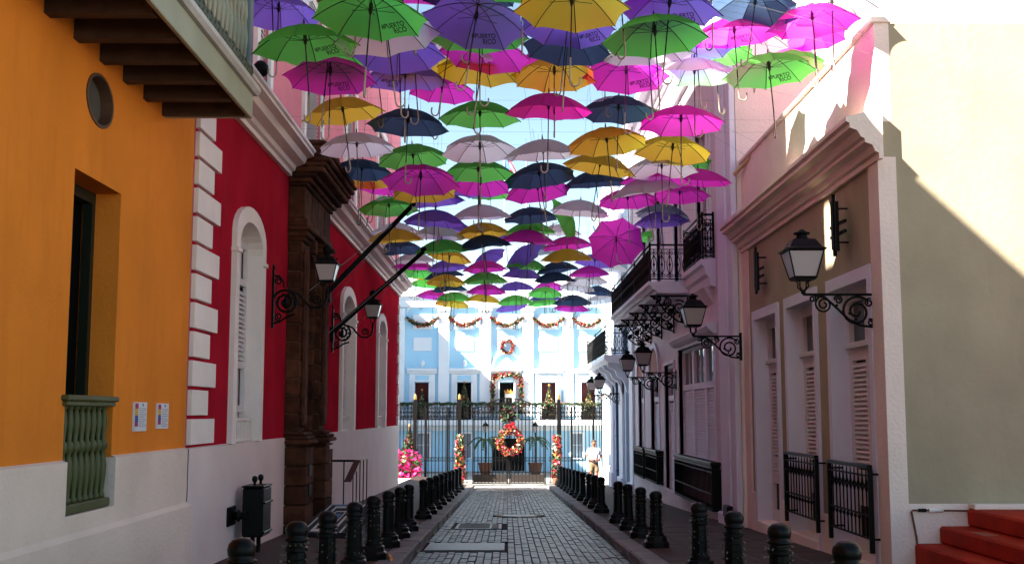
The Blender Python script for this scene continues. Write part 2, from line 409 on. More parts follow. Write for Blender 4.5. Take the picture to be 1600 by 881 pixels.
# paving slabs near the camera on both pavements
for (x0, x1, po, zf) in ((KL-.275, WL+.02, pvl, lambda x, Y: zst(Y)+.13+max(0,.0115*(Y-13))*(0 if x > -2.2 else .3 if x > -2.3 else 1)*0), (KR+.28, WR-.03, pvr, lambda x, Y: zst(Y)+.13)):
    n = 4; wx = (x1-x0)/n
    for r in range(26):
        for c in range(n):
            y = 12.6+r*.62 if po is pvr else 14.0+r*.62
            if po is pvl and y > 13.2: continue
            if y > 22: continue
            xa = x0+c*wx; m = MB(); ym = y+.3
            m.T = lambda a, b, cc, ym=ym: (a, b, cc-SL*(b-ym))
            m.box(min(xa, xa+wx)+.006, max(xa, xa+wx)-.006, y+.006, y+.614, zst(ym)+.1, zst(ym)+.139+random.uniform(-.003,.003), .008)
            ob('paving_slab', m, M['walk'], po)

# steel plates, grate, manhole
def plate(name, x0, x1, y0, y1, label, mt, cat='plate'):
    t = thing(name, label, cat, ((x0+x1)/2, y0, zst(y0)))
    m = MB(); ym = (y0+y1)/2; m.T = lambda a, b, c: (a, b, c-SL*(b-ym))
    m.box(x0, x1, y0, y1, zst(ym)-.03, zst(ym)+.012, .006); ob('plate', m, mt, t)
    return t
t = plate('steel_road_plate', -1.19, -.03, 16.95, 18.3, 'large grey steel plate laid flat on the brick street near the left kerb', M['steel'])
t = plate('drain_cover', -.96, -.1, 21.65, 23.15, 'slotted drain cover set in the bricks beyond the steel plate', M['steel'], 'drain')
for i in range(11):
    m = MB(); y = 21.8+i*.12; m.box(-.9, -.32, y, y+.05, zst(y)+.0085, zst(y)+.0165); ob('slot', m, M['iron'], t)
m = MB(); m.T = lambda a, b, c: (a, b, c-SL*(b-22.4)); m.box(-.29,-.15,21.7,23.1,zst(22.4)-.03,zst(22.4)+.018,.004); ob('rim', m, M['kerb'], t)
t = thing('manhole_cover', 'round manhole cover with worn pale rim in the middle of the street', 'manhole', (.26,26,zst(26)))
for nm, r0, r1, h, mt in (('rim', .40, .50, .012, M['rust']), ('lid', 0, .395, .016, M['steel'])):
    m = MB(); A = []; B = []
    for k in range(28):
        a = 2*math.pi*k/28; f = lambda r: (.26+r*math.cos(a), 26+r*math.sin(a))
        x, y = f(r1); A.append(m.vert((x, y, zst(y)+h)))
        if r0: x, y = f(r0); B.append(m.vert((x, y, zst(y)+h)))
    if r0:
        for k in range(28): m.face([A[k], A[(k+1)%28], B[(k+1)%28], B[k]])
    else: m.face(A)
    ob(nm, m, mt, t)

# =================================================================== ORANGE BUILDING (left, near)
T = FL(WL)
OY0, OY1, OZ = -14.0, 12.36, 10.25
t = ORB = thing('orange_building', 'orange plastered building with cream base, dark window and timber balcony at far left', 'building', (WL-4, 0, 0))
m = MB(T); win = (8.98, 10.08, .62, 3.32)
# round window as octagonal hole: rectangular hole covered by a ring plate
m.wall(OY0, OY1, 1.03, OZ, [(8.98,10.08,1.03,3.32), (9.05,9.87,3.69,4.29)], .34)
m.poly([(OY0,0,OZ),(OY1,0,OZ),(OY1,-9,OZ),(OY0,-9,OZ)]); m.poly([(OY1,0,-1),(OY1,-9,-1),(OY1,-9,OZ),(OY1,0,OZ)])
m.poly([(OY0,-9,-1),(OY1,-9,-1),(OY1,-9,OZ),(OY0,-9,OZ)]); m.poly([(OY0,0,-1),(OY0,-9,-1),(OY0,-9,OZ),(OY0,0,OZ)])
ob('wall', m, M['orange'], t)
m = MB(T); m.wall(OY0, OY1-.012, .455, 1.03, [(8.98,10.08,.62,1.03)], .40, .04)
m.poly([(OY0,.04,1.03),(8.98,.04,1.03),(8.98,0,1.045),(OY0,0,1.045)]); m.poly([(10.08,.04,1.03),(OY1-.012,.04,1.03),(OY1-.012,0,1.045),(10.08,0,1.045)])
m.poly([(OY1-.012,.04,-1),(OY1-.012,-.1,-1),(OY1-.012,-.1,1.03),(OY1-.012,.04,1.03)])
ob('plaster_base', m, M['base'], t)
m = MB(T); m.prism([(.04,.48),(.075,.44),(.085,-1.2),(.0,-1.2),(.0,.48)], 0, OY0, OY1+.06); ob('plinth', m, M['base'], t)
# round window: ring, pane
m = MB(T); n = 24; zc, sc_ = 3.99, 9.46
for i in range(n):
    a, b = 2*math.pi*i/n, 2*math.pi*(i+1)/n
    def pt(r, an, d): return (sc_+r*1.42*math.cos(an), d, zc+r*math.sin(an))
    def sq(an, d):
        k = 1/max(abs(math.cos(an)), abs(math.sin(an))); return (sc_+.41*k*math.cos(an), d, zc+.30*k*math.sin(an))
    m.poly([pt(.225,a,0), pt(.225,b,0), sq(b,0), sq(a,0)])
    m.poly([pt(.225,a,0), pt(.225,b,0), pt(.225,b,-.16), pt(.225,a,-.16)])
ob('round_window_surround', m, M['orange'], t)
m = MB(T)
for i in range(n):
    a, b = 2*math.pi*i/n, 2*math.pi*(i+1)/n
    for r0, r1, d0, d1 in ((.224,.20,.012,.012),(.20,.20,.012,-.1),(.224,.224,-.02,.012)):
        m.poly([pt(r0,a,d0),pt(r0,b,d0),pt(r1,b,d1),pt(r1,a,d1)])
w = ob('round_window', m, mat('round_frame', (.10,.05,.03), .6), t)
m = MB(T); m.poly([pt(.205,2*math.pi*i/n,-.09) for i in range(n)]); ob('pane', m, mat('grey_glass', (.10,.09,.08), .1, spec=.8), w)
# dark window, frame and balustrade
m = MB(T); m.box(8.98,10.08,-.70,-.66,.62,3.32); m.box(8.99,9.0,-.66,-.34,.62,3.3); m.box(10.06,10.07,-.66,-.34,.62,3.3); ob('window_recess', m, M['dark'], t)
m = MB(T)
m.box(8.98,9.05,-.30,-.22,.64,3.32); m.box(10.0,10.075,-.30,-.22,.64,3.32); m.box(9.05,10.0,-.30,-.22,3.22,3.315)
wf = ob('window_frame', m, M['greend'], t)
bal = MB(T); bal.box(8.9,10.05,-.10,.065,1.50,1.545,.01); bal.box(8.93,10.02,-.085,.045,1.46,1.50,.008)
br = ob('balustrade_rail', bal, M['green'], t)
bal = MB(T); bal.box(8.985,10.0,-.10,.03,.625,.70,.01); ob('balustrade_base', bal, M['green'], t)
BP = [(.030,0),(.034,.03),(.022,.05),(.026,.10),(.036,.20),(.039,.27),(.030,.34),(.020,.385),(.036,.41),(.041,.44),(.036,.47),(.020,.49),(.027,.56),(.033,.62),(.026,.70),(.019,.73),(.032,.745),(.032,.765)]
m = MB(); m.lathe(BP, seg=12); bm_ = m.mesh('baluster', M['green'])
for i in range(8):
    o = bpy.data.objects.new('baluster', bm_); o.location = (WL-.03, 9.04+i*.128, .698); link(o, t)
# overhead balcony
BZ = 4.32
m = MB(T); m.box(-4.0, 11.0, .0, .82, BZ+.155, BZ+.20); dk = ob('balcony_deck', m, M['wood'], t)
ypos = [11.20-.585*i for i in range(22)]
for i, y in enumerate(ypos):
    m = MB(T); y1 = y+.09
    m.prism([(-.05,BZ+.15),(-.05,BZ),(.80,BZ),(.80,BZ+.15)], 0, y-.03, y1); ob('joist', m, M['wood'], t)
m = MB(T); m.box(-4.0, 11.30, .825, .865, BZ-.005, BZ+.235, .006); m.box(10.95,11.295,0,.823,BZ+.16,BZ+.235); m.box(11.25,11.296,0,.823,BZ-.004,BZ+.158); ob('balcony_fascia', m, M['fascia'], t)
m = MB(T); m.prism([(.80,BZ+.237),(.90,BZ+.237),(.93,BZ+.27),(.93,BZ+.315),(.80,BZ+.33)], 0, -4.0, 11.35); m.box(-4,11.33,.70,.80,BZ+.237,BZ+.33); ob('balcony_moulding', m, mat('grey_white_moulding', (.55,.5,.48), .7, .1, 4), t)
RAIL0 = BZ+.33
m = MB(T); m.box(-4,11.25,.78,.84,RAIL0+.86,RAIL0+.92); m.box(-4,11.25,.79,.83,RAIL0+.08,RAIL0+.11); m.box(11.19,11.25,.02,.84,RAIL0+.86,RAIL0+.92); ob('balcony_rail', m, M['fascia'], t)
m = MB(); m.lathe([(.018,0),(.03,.05),(.018,.1),(.035,.3),(.018,.48),(.03,.55),(.016,.75)], seg=7); spm = m.mesh('balcony_baluster', M['fascia'])
for i in range(46):
    o = bpy.data.objects.new('balcony_baluster', spm); o.location = (WL+.81, 11.1-i*.15, RAIL0+.11); link(o, t)
for i in range(4):
    o = bpy.data.objects.new('balcony_baluster', spm); o.location = (WL+.1+i*.19, 11.22, RAIL0+.11); link(o, t)
m = MB(T)
for i in range(54):      # scrolled iron band along the foot of the railing
    y = 11.15-i*.13
    P_ = [(y+p[0], .87, RAIL0+.10+p[1]) for p in spiral((0,0), .075, .015, (i%2)*math.pi, 1.6, 14)]
    m.tube(P_, .011, 4)
ob('balcony_scrollwork', m, mat('grey_green_iron', (.10,.11,.085), .6), t)
m = MB(T); m.box(11.12,11.26,.70,.86,RAIL0,RAIL0+2.2,.01); ob('balcony_post', m, mat('grey_blue_post', (.16,.19,.20), .6), t)
m = MB(T)
m.box(-4, 11.7, -.6, 1.0, 7.6, 7.68); ob('balcony_roof', m, M['wood'], t)
# unseen roof parapet added for its shadow: solid, then openings that pass sun spots
m = MB(T); m.box(OY0, 9.6, -.22, -.02, OZ, 11.33); ob('parapet', m, M['orange'], t)
m = MB(T); m.box(9.6, OY1-.004, -.22, -.02, 11.24, 11.36); ob('parapet_rail', m, M['orange'], t)
for a, b in ((9.601,9.95),(10.55,11.15),(11.8,OY1-.005)):
    m = MB(T); m.box(a, b, -.22, -.02, OZ, 11.239); ob('parapet_pier', m, M['orange'], t)
# notices
for i, (y0, y1, z0, z1, lab) in enumerate(((10.60,10.96,1.24,1.505,'larger printed notice with coloured left strip on orange wall, nearer the window'),(11.30,11.66,1.255,1.50,'smaller printed notice with coloured left strip on orange wall, nearer the quoins'))):
    nt_ = thing('wall_notice', lab, 'notice', (WL, (y0+y1)/2, z0), group='notices on the orange wall')
    m = MB(T); m.box(y0,y1,.002,.022,z0,z1); ob('board', m, M['paper'], nt_)
    m = MB(T); w_ = (y1-y0)*.3
    for k, (mi, a, b) in enumerate(((0,.0,.14),(1,.14,.30),(2,.30,.55),(3,.55,.8),(1,.8,1))):
        m.mi = mi; zz = lambda f: z0+.01+(z1-z0-.02)*f
        m.poly([(y0+.012,.0245,zz(a)),(y0+w_,.0245,zz(a)),(y0+w_*.9,.0245,zz(b)),(y0+.012,.0245,zz(b))])
    ob('picture_strip', m, [M['paper'], M['posterp'], M['blueprint'], M['postery']], nt_)
    m = MB(T)
    for k in range(11):
        z = z1-.06-k*.0165; m.box(y0+w_+.025, y1-.02-(.05 if k%3==2 else 0), .0225,.0240, z, z+.006)
    ob('text_lines', m, M['greyt'], nt_)
    m = MB(T); m.box((y0+y1)/2+.04,(y0+y1)/2+.075,.0225,.024,z1-.035,z1-.014); ob('logo', m, M['blueprint'], nt_)

# =================================================================== RED BUILDING (left)
RY0, RY1, RZ = 12.40, 36.4, 15.2
t = RED = thing('red_building', 'crimson building with white quoins, arched windows and rose upper storey', 'building', (WL-4, 24, -.6))
wins = [(14.2,15.95),(23.55,25.75),(30.15,32.35)]
ops = [(a+.19,b-.19,1.03,3.88) for a, b in wins]
PO = (18.42,19.72)      # portal opening
upw = [(15.25,16.0),(18.9,20.6),(23.8,25.3),(29.7,31.75)]
m = MB(T); m.wall(RY0, RY1, 1.03, 5.12, ops+[(PO[0],PO[1],1.03,4.1)], .5)
ob('lower_wall', m, M['crimson'], t)
m = MB(T); m.wall(RY0, RY1, -2, 1.03, [(PO[0],PO[1],-2,1.03)], .8, .035); m.poly([(RY0,.035,1.03),(RY1,.035,1.03),(RY1,0,1.04),(RY0,0,1.04)]); m.poly([(RY1,.035,-2),(RY1,-9,-2),(RY1,-9,1.03),(RY1,.035,1.03)])
ob('plaster_base', m, mat('mauve_cream_plaster', (.78,.65,.61), .8, .06, 1.1, .3, 35, stain=.2, stcol=(.60,.50,.47)), t)
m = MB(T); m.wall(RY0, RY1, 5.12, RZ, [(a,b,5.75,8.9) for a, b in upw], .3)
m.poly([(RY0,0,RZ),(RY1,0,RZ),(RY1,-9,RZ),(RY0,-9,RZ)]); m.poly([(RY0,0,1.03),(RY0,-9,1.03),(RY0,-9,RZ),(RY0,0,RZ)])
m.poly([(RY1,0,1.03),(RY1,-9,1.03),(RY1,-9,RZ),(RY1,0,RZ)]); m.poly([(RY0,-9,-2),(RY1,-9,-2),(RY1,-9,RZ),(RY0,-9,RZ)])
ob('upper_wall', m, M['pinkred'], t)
# main cornice in two lengths either side of the portal's own cornice
prof = [(0,5.06),(.06,5.06),(.06,5.13),(.11,5.15),(.13,5.21),(.26,5.25),(.30,5.33),(.40,5.36),(.40,5.40),(.43,5.42),(.43,5.46),(.0,5.53)]
for a, b in ((RY0+.01,17.72),(20.52,RY1+.05)):
    m = MB(T); m.prism(prof, 0, a, b); ob('cornice', m, M['white'], t)
# quoins near corner and far corner
for y0, sgn, ztop in ((RY0+.012, 1, 5.02), (RY1-.01, -1, 5.02)):
    z = 1.07; k = 0
    while z+.27 < ztop:
        L_ = (.98 if k % 2 == 0 else .66) if sgn > 0 else (.5 if k % 2 == 0 else .34)
        m = MB(T); a, b = sorted((y0, y0+sgn*L_)); m.box(a, b, -.03, .05+random.uniform(0,.006), z, z+.272, .005); ob('quoin', m, M['white'], t); z += .312; k += 1
# ground-floor arched windows
for i, (a, b) in enumerate(wins):
    m = MB(T); m.arch(a, b, 1.04, 4.08, .20, .42, -.215, .065, irise=.34); m.box(a-.02,a+.21,.0,.09,3.40,3.45); m.box(b-.21,b+.02,.0,.09,3.40,3.45)
    w = ob('window_surround', m, M['white'], t)
    m = MB(T); m.poly([(a+.1,-.225,1.03),(b-.1,-.225,1.03),(b-.1,-.225,4),(a+.1,-.225,4)]); ob('shutter_back', m, M['shutter'], w)
    for (s0, s1) in ((a+.2,(a+b)/2-.01),((a+b)/2+.01,b-.2)):
        m = MB(T); q = .07
        m.box(s0,s0+q,-.19,-.14,1.42,3.7); m.box(s1-q,s1,-.19,-.14,1.42,3.7)
        for zz in (1.42,2.0,3.1,3.6): m.box(s0+q,s1-q,-.19,-.14,zz,zz+.09)
        sh = ob('shutter', m, M['shutter'], w)
        m = MB(T); m.louvers(s0+q,s1-q,2.1,3.09,.062,-.165); tag(ob('louvre_slats', m, M['shutter'], sh), kind='stuff')
    m = MB(T); m.poly([(a+.2,-.205,2.1),(b-.2,-.205,2.1),(b-.2,-.205,3.1),(a+.2,-.205,3.1)]); ob('dark_gap', m, M['dark'], w)
    m = MB(T); m.box(a+.21,b-.21,-.09,-.03,1.31,1.345); m.box(a+.21,b-.21,-.09,-.03,1.04,1.07); sr = ob('sill_rail', m, M['white'], w)
    nbal = 13
    for k in range(nbal):
        m = MB(T); s0 = a+.24+k*(b-a-.5)/(nbal-1); m.box(s0,s0+.035,-.08,-.045,1.07,1.31); ob('sill_baluster', m, M['white'], w)
# upper windows
for a, b in upw:
    m = MB(T); m.wall(a-.16,b+.16,5.56,9.05,[(a+.02,b-.02,5.8,8.85)],.05,.06)
    for s in (a-.16,b+.16): m.poly([(s,0,5.56),(s,.06,5.56),(s,.06,9.05),(s,0,9.05)])
    w = ob('upper_window_surround', m, M['white'], t)
    m = MB(T)
    for s0, s1 in ((a,(a+b)/2-.01),((a+b)/2+.01,b)):
        m.box(s0,s1,-.10,-.06,5.8,8.85)
    sh = ob('upper_shutter', m, M['shutter'], w)
    m = MB(T); m.louvers(a+.06,b-.06,5.95,8.7,.07,-.045); tag(ob('louvre_slats', m, M['shutter'], sh), kind='stuff')
m = MB(T); m.box(12.45,13.2,0,.10,5.53,14.8); ob('upper_pilaster', m, M['white'], t)
# portal
def sb(y0,y1,d0,d1,z0,z1,bev=.012,parent=None,mt='stone',name='stone_block'):
    m = MB(T); m.box(y0,y1,d0,d1,z0,z1,bev); return ob(name, m, M[mt], parent)
por = ob('portal', (lambda m: (m.box(17.86,18.36,0.0,.18,-2,4.3), m.box(19.80,20.36,0,.18,-2,4.3), m.box(18.36,19.80,-.3,.14,4.2,4.9), m)[-1])(MB(T)), M['mortar'], t)
def gz(Y): return zl(Y)-.02
for (a, b) in ((17.84,18.38),(19.78,20.38)):
    z = gz(a)-.15
    while z < .90:
        z2 = min(z+.29, .93); sb(a-.09,b+.09,0,.36,z+.007,z2-.007,.015,por); z = z2
    sb(a-.13,b+.13,0,.42,.935,1.0,.02,por); sb(a-.10,b+.10,0,.38,1.002,1.06,.02,por); sb(a-.05,b+.05,0,.32,1.062,1.12,.02,por)
    z = 1.125
    while z < 4.05:
        z2 = min(z+.275, 4.06); sb(a,b,0,.22+random.uniform(-.006,.006),z+.006,z2-.006,.012,por); z = z2
    sb(a+.12,b-.12,.2,.28,1.2,3.95,.03,por,name='pilaster_strip')
    for e, d, z0, z1 in ((.03,.27,4.065,4.13),(.06,.32,4.135,4.22),(.09,.36,4.225,4.29)): sb(a-e,b+e,0,d,z0,z1,.02,por)
for (a, b, d1) in ((18.385,18.50,.12),(19.66,19.775,.12)):
    z = gz(a)-.1
    while z < 3.45:
        z2 = min(z+.275,3.45); sb(a,b,-.7,d1,z+.006,z2-.006,.012,por); z = z2
c_, n = (PO[0]+PO[1])/2, 9
for i in range(n):
    a0, a1 = math.pi*i/n+.012, math.pi*(i+1)/n-.012; ri, ro = .58, .80
    m = MB(T); pts = []
    for a in (a0, (a0+a1)/2, a1): pts.append((c_+ri*math.cos(a), 3.45+ri*math.sin(a)))
    for a in (a1, (a0+a1)/2, a0): pts.append((c_+min(.69,ro*abs(math.cos(a)))*(1 if math.cos(a) > 0 else -1), 3.45+ro*math.sin(a)))
    A = [m.vert((p[0], -.7, p[1])) for p in pts]; B = [m.vert((p[0], .15 if i != n//2 else .24, p[1])) for p in pts]
    m.face(A); m.face(B[::-1])
    for k in range(6): m.face([A[k],A[(k+1)%6],B[(k+1)%6],B[k]])
    ob('arch_stone', m, M['stone'], por)
for k, (y, y2) in enumerate(((17.80,18.45),(18.46,19.09),(19.10,19.75),(19.76,20.42))):
    sb(y,y2-.005,0,.30,4.30,4.42,.015,por); sb(y+.01,y2-.012,0,.255,4.425,4.92,.015,por)
for d, z0, z1, e in ((.30,4.925,4.985,.03),(.36,4.99,5.05,.06),(.44,5.055,5.13,.10),(.56,5.135,5.22,.13),(.60,5.225,5.29,.15),(.66,5.295,5.38,.17),(.70,5.385,5.44,.19)):
    sb(17.80-e*.7,20.42+e,0,d,z0,z1,.02,por,name='cornice_stone')
for k in range(6): sb(17.7+k*.47,17.7+k*.47+.44,.05,.64+random.uniform(0,.05),5.445,5.52+random.uniform(0,.05),.03,por,name='coping_stone')
sb(17.68,18.5,.04,.60,5.53,5.64,.04,por,name='coping_stone')
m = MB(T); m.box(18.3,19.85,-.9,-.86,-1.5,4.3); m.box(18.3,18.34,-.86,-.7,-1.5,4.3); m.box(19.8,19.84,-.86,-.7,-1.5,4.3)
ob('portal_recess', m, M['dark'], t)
dr = None
for (s0, s1) in ((18.5,19.05),(19.09,19.65)):
    m = MB(T); m.box(s0,s1,-.72,-.66,-.7,3.2); dr = ob('door_leaf', m, mat('dark_door_wood', (.03,.012,.008), .5, .3, 8), t)
    for z0, z1 in ((-.4,.5),(.7,1.7),(1.9,3.0)):
        m = MB(T); m.box(s0+.1,s1-.1,-.665,-.635,z0,z1,.02); ob('door_panel', m, mat('dark_door_wood', (.03,.012,.008)), dr)
for z0, z1, y in ((.45,.62,18.1),(.15,.32,18.1)):
    m = MB(T); m.box(y-.1,y+.12,.36,.375,z0,z1); ob('small_plaque', m, M['iron'], por)
for z0 in (.80,.90):
    m = MB(T); m.box(20.1,20.35,.36,.375,z0,z0+.06); ob('number_plaque', m, M['paper'], por)

# flagpoles with guy wires
for base, tip, lab in (((-3.12,20.1,3.50),(-1.56,20.1,5.14),'upper black flagpole slanting out from beside the stone portal'),((-3.38,22.3,2.95),(-1.62,22.3,4.52),'lower black flagpole slanting out beyond the stone portal')):
    t = thing('flagpole', lab, 'flagpole', base, group='flagpoles on the red building')
    m = MB(); m.tube([base, tip], [.05,.04], 10); ob('pole', m, M['iron'], t)
    m = MB(); m.lathe([(.02,0),(.055,.03),(.06,.06),(.03,.10)], tip, 10); ob('finial', m, M['iron'], t)
    m = MB(); m.box(base[0]-.03,base[0]+.05,base[1]-.08,base[1]+.08,base[2]-.18,base[2]+.1,.01); ob('socket', m, M['iron'], t)
    q = Vector(base).lerp(Vector(tip), .75)
    for dy in (-.9, 1.6):
        m = MB(); m.tube([q, (WL+.01, base[1]+dy, base[2]-.15)], .006, 4); ob('guy_wire', m, M['cord'], t)

t = thing('cornice_floodlight', 'small round black floodlight on the edge of the white cornice below the umbrellas', 'floodlight', (-3.0,13.9,5.46))
m = MB(); m.lathe([(.03,0),(.03,.05),(.015,.06)], (-3.03,13.9,5.455), 8); ob('stem', m, M['iron'], t)
m = MB(); m.lathe([(.02,.05),(.075,.08),(.095,.14),(.09,.20),(.05,.25),(.01,.265)], (-3.03,13.9,5.455), 14); ob('housing', m, M['iron'], t)

# =================================================================== LANTERNS
def lantern_parts(root, lx, lz, s, wf=1.28):
    """four-sided lantern, base of glass at lz, half width grows upward"""
    K0 = len(root.children)
    b0, b1, h = .115*s*wf, .185*s*wf, .36*s
    def fr(w, z): return [(lx-w,-w,z),(lx+w,-w,z),(lx+w,w,z),(lx-w,w,z)]
    A, B = fr(b0, lz), fr(b1, lz+h)
    m = MB()
    for p, q in zip(A, B): m.tube([p, q], .013*s, 4)
    for L_ in (A, B):
        for k in range(4): m.tube([L_[k], L_[(k+1)%4]], .016*s, 4)
    ob('lantern_frame', m, M['iron'], root, False)
    for k in range(4):
        m = MB(); m.poly([A[k], A[(k+1)%4], B[(k+1)%4], B[k]]); ob('glass_pane', m, M['lampglass'], root, False)
    m = MB(); prof = [(.245*s,h+.004),(.25*s,h+.02*s),(.20*s,h+.05*s),(.135*s,h+.16*s),(.075*s,h+.175*s),(.06*s,h+.20*s),(.055*s,h+.235*s),(.09*s,h+.24*s),(.09*s,h+.262*s),(.05*s,h+.27*s),(.03*s,h+.30*s),(.012*s,h+.31*s)]
    P_ = [(r*1.2*wf if i < 4 else r*wf, z+lz) for i, (r, z) in enumerate(prof)]
    m.lathe(P_[:5], (lx,0,0), 4, False, math.pi/4); m.lathe(P_[4:], (lx,0,0), 10)
    ob('lantern_roof', m, M['iron'], root, False)
    m = MB(); m.lathe([(.13*s*1.2*wf,-.004),(.13*s*1.2*wf,-.03*s),(.10*s*wf,-.04*s)][::-1], (lx,0,lz), 4, False, math.pi/4)
    for k in range(4):
        a = math.pi/4+k*math.pi/2; c, s_ = math.cos(a), math.sin(a)
        m.tube([(lx+.11*s*c,.11*s*s_,lz-.03*s),(lx+.075*s*c,.075*s*s_,lz-.07*s),(lx+.085*s*c,.085*s*s_,lz-.12*s),(lx+.01*c,.01*s_,lz-.19*s)], .011*s, 5)
    m.lathe([(.012*s,-.23*s),(.035*s,-.205*s),(.03*s,-.18*s),(.012*s,-.16*s)], (lx,0,lz), 8)
    ob('lantern_base', m, M['iron'], root, False)
    m = MB(); m.lathe([(.01,0),(.035*s,.05*s),(.04*s,.10*s),(.02*s,.16*s),(.012,.18*s)], (lx,0,lz), 8); ob('lamp_bulb', m, M['lampglass'], root, False)
def bracket_right(root, L_):
    m = MB(); q = lambda pts: [(p[0],0,p[1]) for p in pts]
    m.tube([(0,0,0),(L_+.01,0,0)], .016, 6); m.box(-.015,.025,-.03,.03,-.40,.06)
    m.tube(q(spiral((.20,-.19),.175,.03,math.pi*.75,-1.9,44)), .015, 5)
    m.tube(q(spiral((.565,-.11),.095,.02,math.pi*.3,-1.9,34)), .012, 5)
    m.tube(q([(.03,-.36),(.16,-.345),(.30,-.27),(.42,-.15),(.55,-.03),(.66,-.015)]), .015, 5)
    m.tube(q(spiral((.40,-.06),.05,.012,0,1.6,20)), .011, 5); m.tube(q(spiral((.06,-.09),.05,.012,2,-1.5,18)), .011, 5)
    m.tube(q(spiral((.69,-.045),.04,.01,2,1.4,18)), .010, 5); m.tube(q(spiral((.05,-.31),.04,.012,1,1.4,18)), .010, 5)
    for k in range(7):
        m.lathe([(.004,-.018),(.02,0),(.004,.018)], (.14+k*.07,0,-.30+k*.045-(.02 if k%2 else 0)), 6)
    ob('bracket', m, M['iron'], root, False)
def bracket_left(root, L_):
    m = MB(); q = lambda pts: [(p[0],0,p[1]) for p in pts]
    m.box(-.01,.03,-.035,.035,-.42,.42); m.lathe([(.01,0),(.03,.03),(.01,.09)],(.01,0,.42),6)
    m.tube(q(spiral((.20,-.05),.19,.03,math.pi*.9,-2.2,50)), .02, 6)
    m.tube(q([(.02,.34),(.10,.33),(.16,.25),(.17,.16)]), .015, 5); m.tube(q(spiral((.09,.26),.06,.012,1,1.5,18)), .013, 5)
    m.tube(q([(.30,.10),(.40,.06),(.47,-.03),(.56,-.12),(.68,-.13),(.76,-.08),(.79,.0),(.79,.12)]), .02, 6)
    m.tube(q(spiral((.64,-.02),.075,.015,-1,1.7,26)), .013, 5)
    m.tube(q([(.02,-.36),(.12,-.33),(.22,-.26),(.34,-.22)]), .016, 5); m.tube(q(spiral((.10,-.26),.06,.012,-1,-1.5,18)), .013, 5)
    for k in range(10):
        a = 2*math.pi*k/10; m.lathe([(.004,-.02),(.022,0),(.004,.02)], (.20+.125*math.cos(a),0,-.05+.125*math.sin(a)), 6)
    m.lathe([(.01,-.10),(.03,-.05),(.03,.05),(.01,.1)], (.20,0,-.05), 8)
    ob('bracket', m, M['iron'], root, False)
LAMPR = [((WR,12.86,2.72),'largest black street lantern, on scroll bracket at the taupe building corner',.82),
 ((WR-.2,19.3,2.68),'black street lantern on bracket between taupe building and pink building, second from the camera',.80),
 ((4.0,27.4,2.36),'black street lantern under the big balcony, nearer and higher of the pair',.80),
 ((4.0,30.9,2.36),'black street lantern under the big balcony, farther and lower of the pair',.80),
 ((4.0,40.4,2.10),'small black street lantern on the pale blue building, nearer of the far pair',.80),
 ((4.0,44.0,2.10),'small black street lantern on the pale blue building, farther of the far pair',.80)]
for i, (loc, lab, s) in enumerate(LAMPR):
    t = thing('wall_lantern', lab, 'lantern', loc, math.pi, group='lanterns on the right side')
    bracket_right(t, .78); lantern_parts(t, .79, .19*s+.03, s)
for loc, lab in (((WL,16.72,3.05),'black wall lantern on big scroll bracket beside the near edge of the stone portal'),((WL,22.5,3.0),'black wall lantern on scroll bracket beyond the stone portal')):
    t = thing('wall_lantern', lab, 'lantern', loc, 0, group='lanterns on the red building')
    bracket_left(t, .8); lantern_parts(t, .79, .26, .66)
    m = MB()
    for k in range(9):
        a = 2*math.pi*k/9; m.tube([(.79+.09*math.cos(a),.09*math.sin(a),.53),(.79+.155*math.cos(a),.155*math.sin(a),.60)], [.025,.006], 4)
    ob('lantern_crest', m, M['iron'], t, False)
    m = MB(); m.lathe([(.05,0),(.075,.05),(.06,.10),(.02,.14)], (.79,0,.66), 8); ob('lantern_finial', m, M['iron'], t, False)

# =================================================================== small things at the left wall
t = thing('litter_bin', 'black metal litter bin on legs with two ball finials against cream wall', 'litter bin', (-3.1,14.7,zl(14.7)-.01))
z0 = zl(14.7)+.01
m = MB(); m.box(-3.26,-3.0,14.5,15.0,z0+.20,z0+.80,.02); ob('body', m, M['ironp'], t)
m = MB(); m.box(-3.27,-2.99,14.49,15.01,z0+.802,z0+.825,.01); ob('lid', m, M['ironp'], t)
for zz in (.24,.60):
    m = MB(); m.box(-2.998,-2.975,14.5,15.0,z0+zz,z0+zz+.03,.008); ob('band', m, M['ironp'], t)
for y in (14.55,14.9):
    m = MB(); m.tube([(-3.13,y,z0-.02),(-3.13,y,z0+.21)], .028, 8); ob('leg', m, M['iron'], t)
    m = MB(); m.lathe([(.02,0),(.015,.03),(.03,.045),(.038,.075),(.03,.105),(.008,.118)], (-3.12,y,z0+.83), 10); ob('finial', m, M['ironp'], t)
t = thing('standpipe_outlet', 'small black pipe outlet with square back plate on cream wall left of the bin', 'pipe outlet', (WL+.04,14.35,.05))
m = MB(); m.box(WL+.036,WL+.06,14.15,14.55,.05,.28,.006); ob('back_plate', m, M['iron'], t)
m = MB(); m.T = lambda a, b, c: (WL+.06+c, 14.38+a, .165+b); m.lathe([(.05,0),(.05,.05),(.07,.055),(.07,.08),(.045,.085),(.045,.13),(.06,.135),(.06,.16)], seg=12); ob('nozzle', m, M['iron'], t)
t = thing('wall_grille', 'narrow dark metal plate low on the cream wall beside the portal', 'metal plate', (WL+.04,16.3,-.08))
m = MB(); m.box(WL+.036,WL+.06,16.22,16.42,-.12,.26,.005); ob('plate', m, M['iron'], t)
m = MB()
for k in range(6): m.box(WL+.06,WL+.066,16.24,16.40,-.08+k*.055,-.06+k*.055)
ob('slot', m, M['ironr'], t)
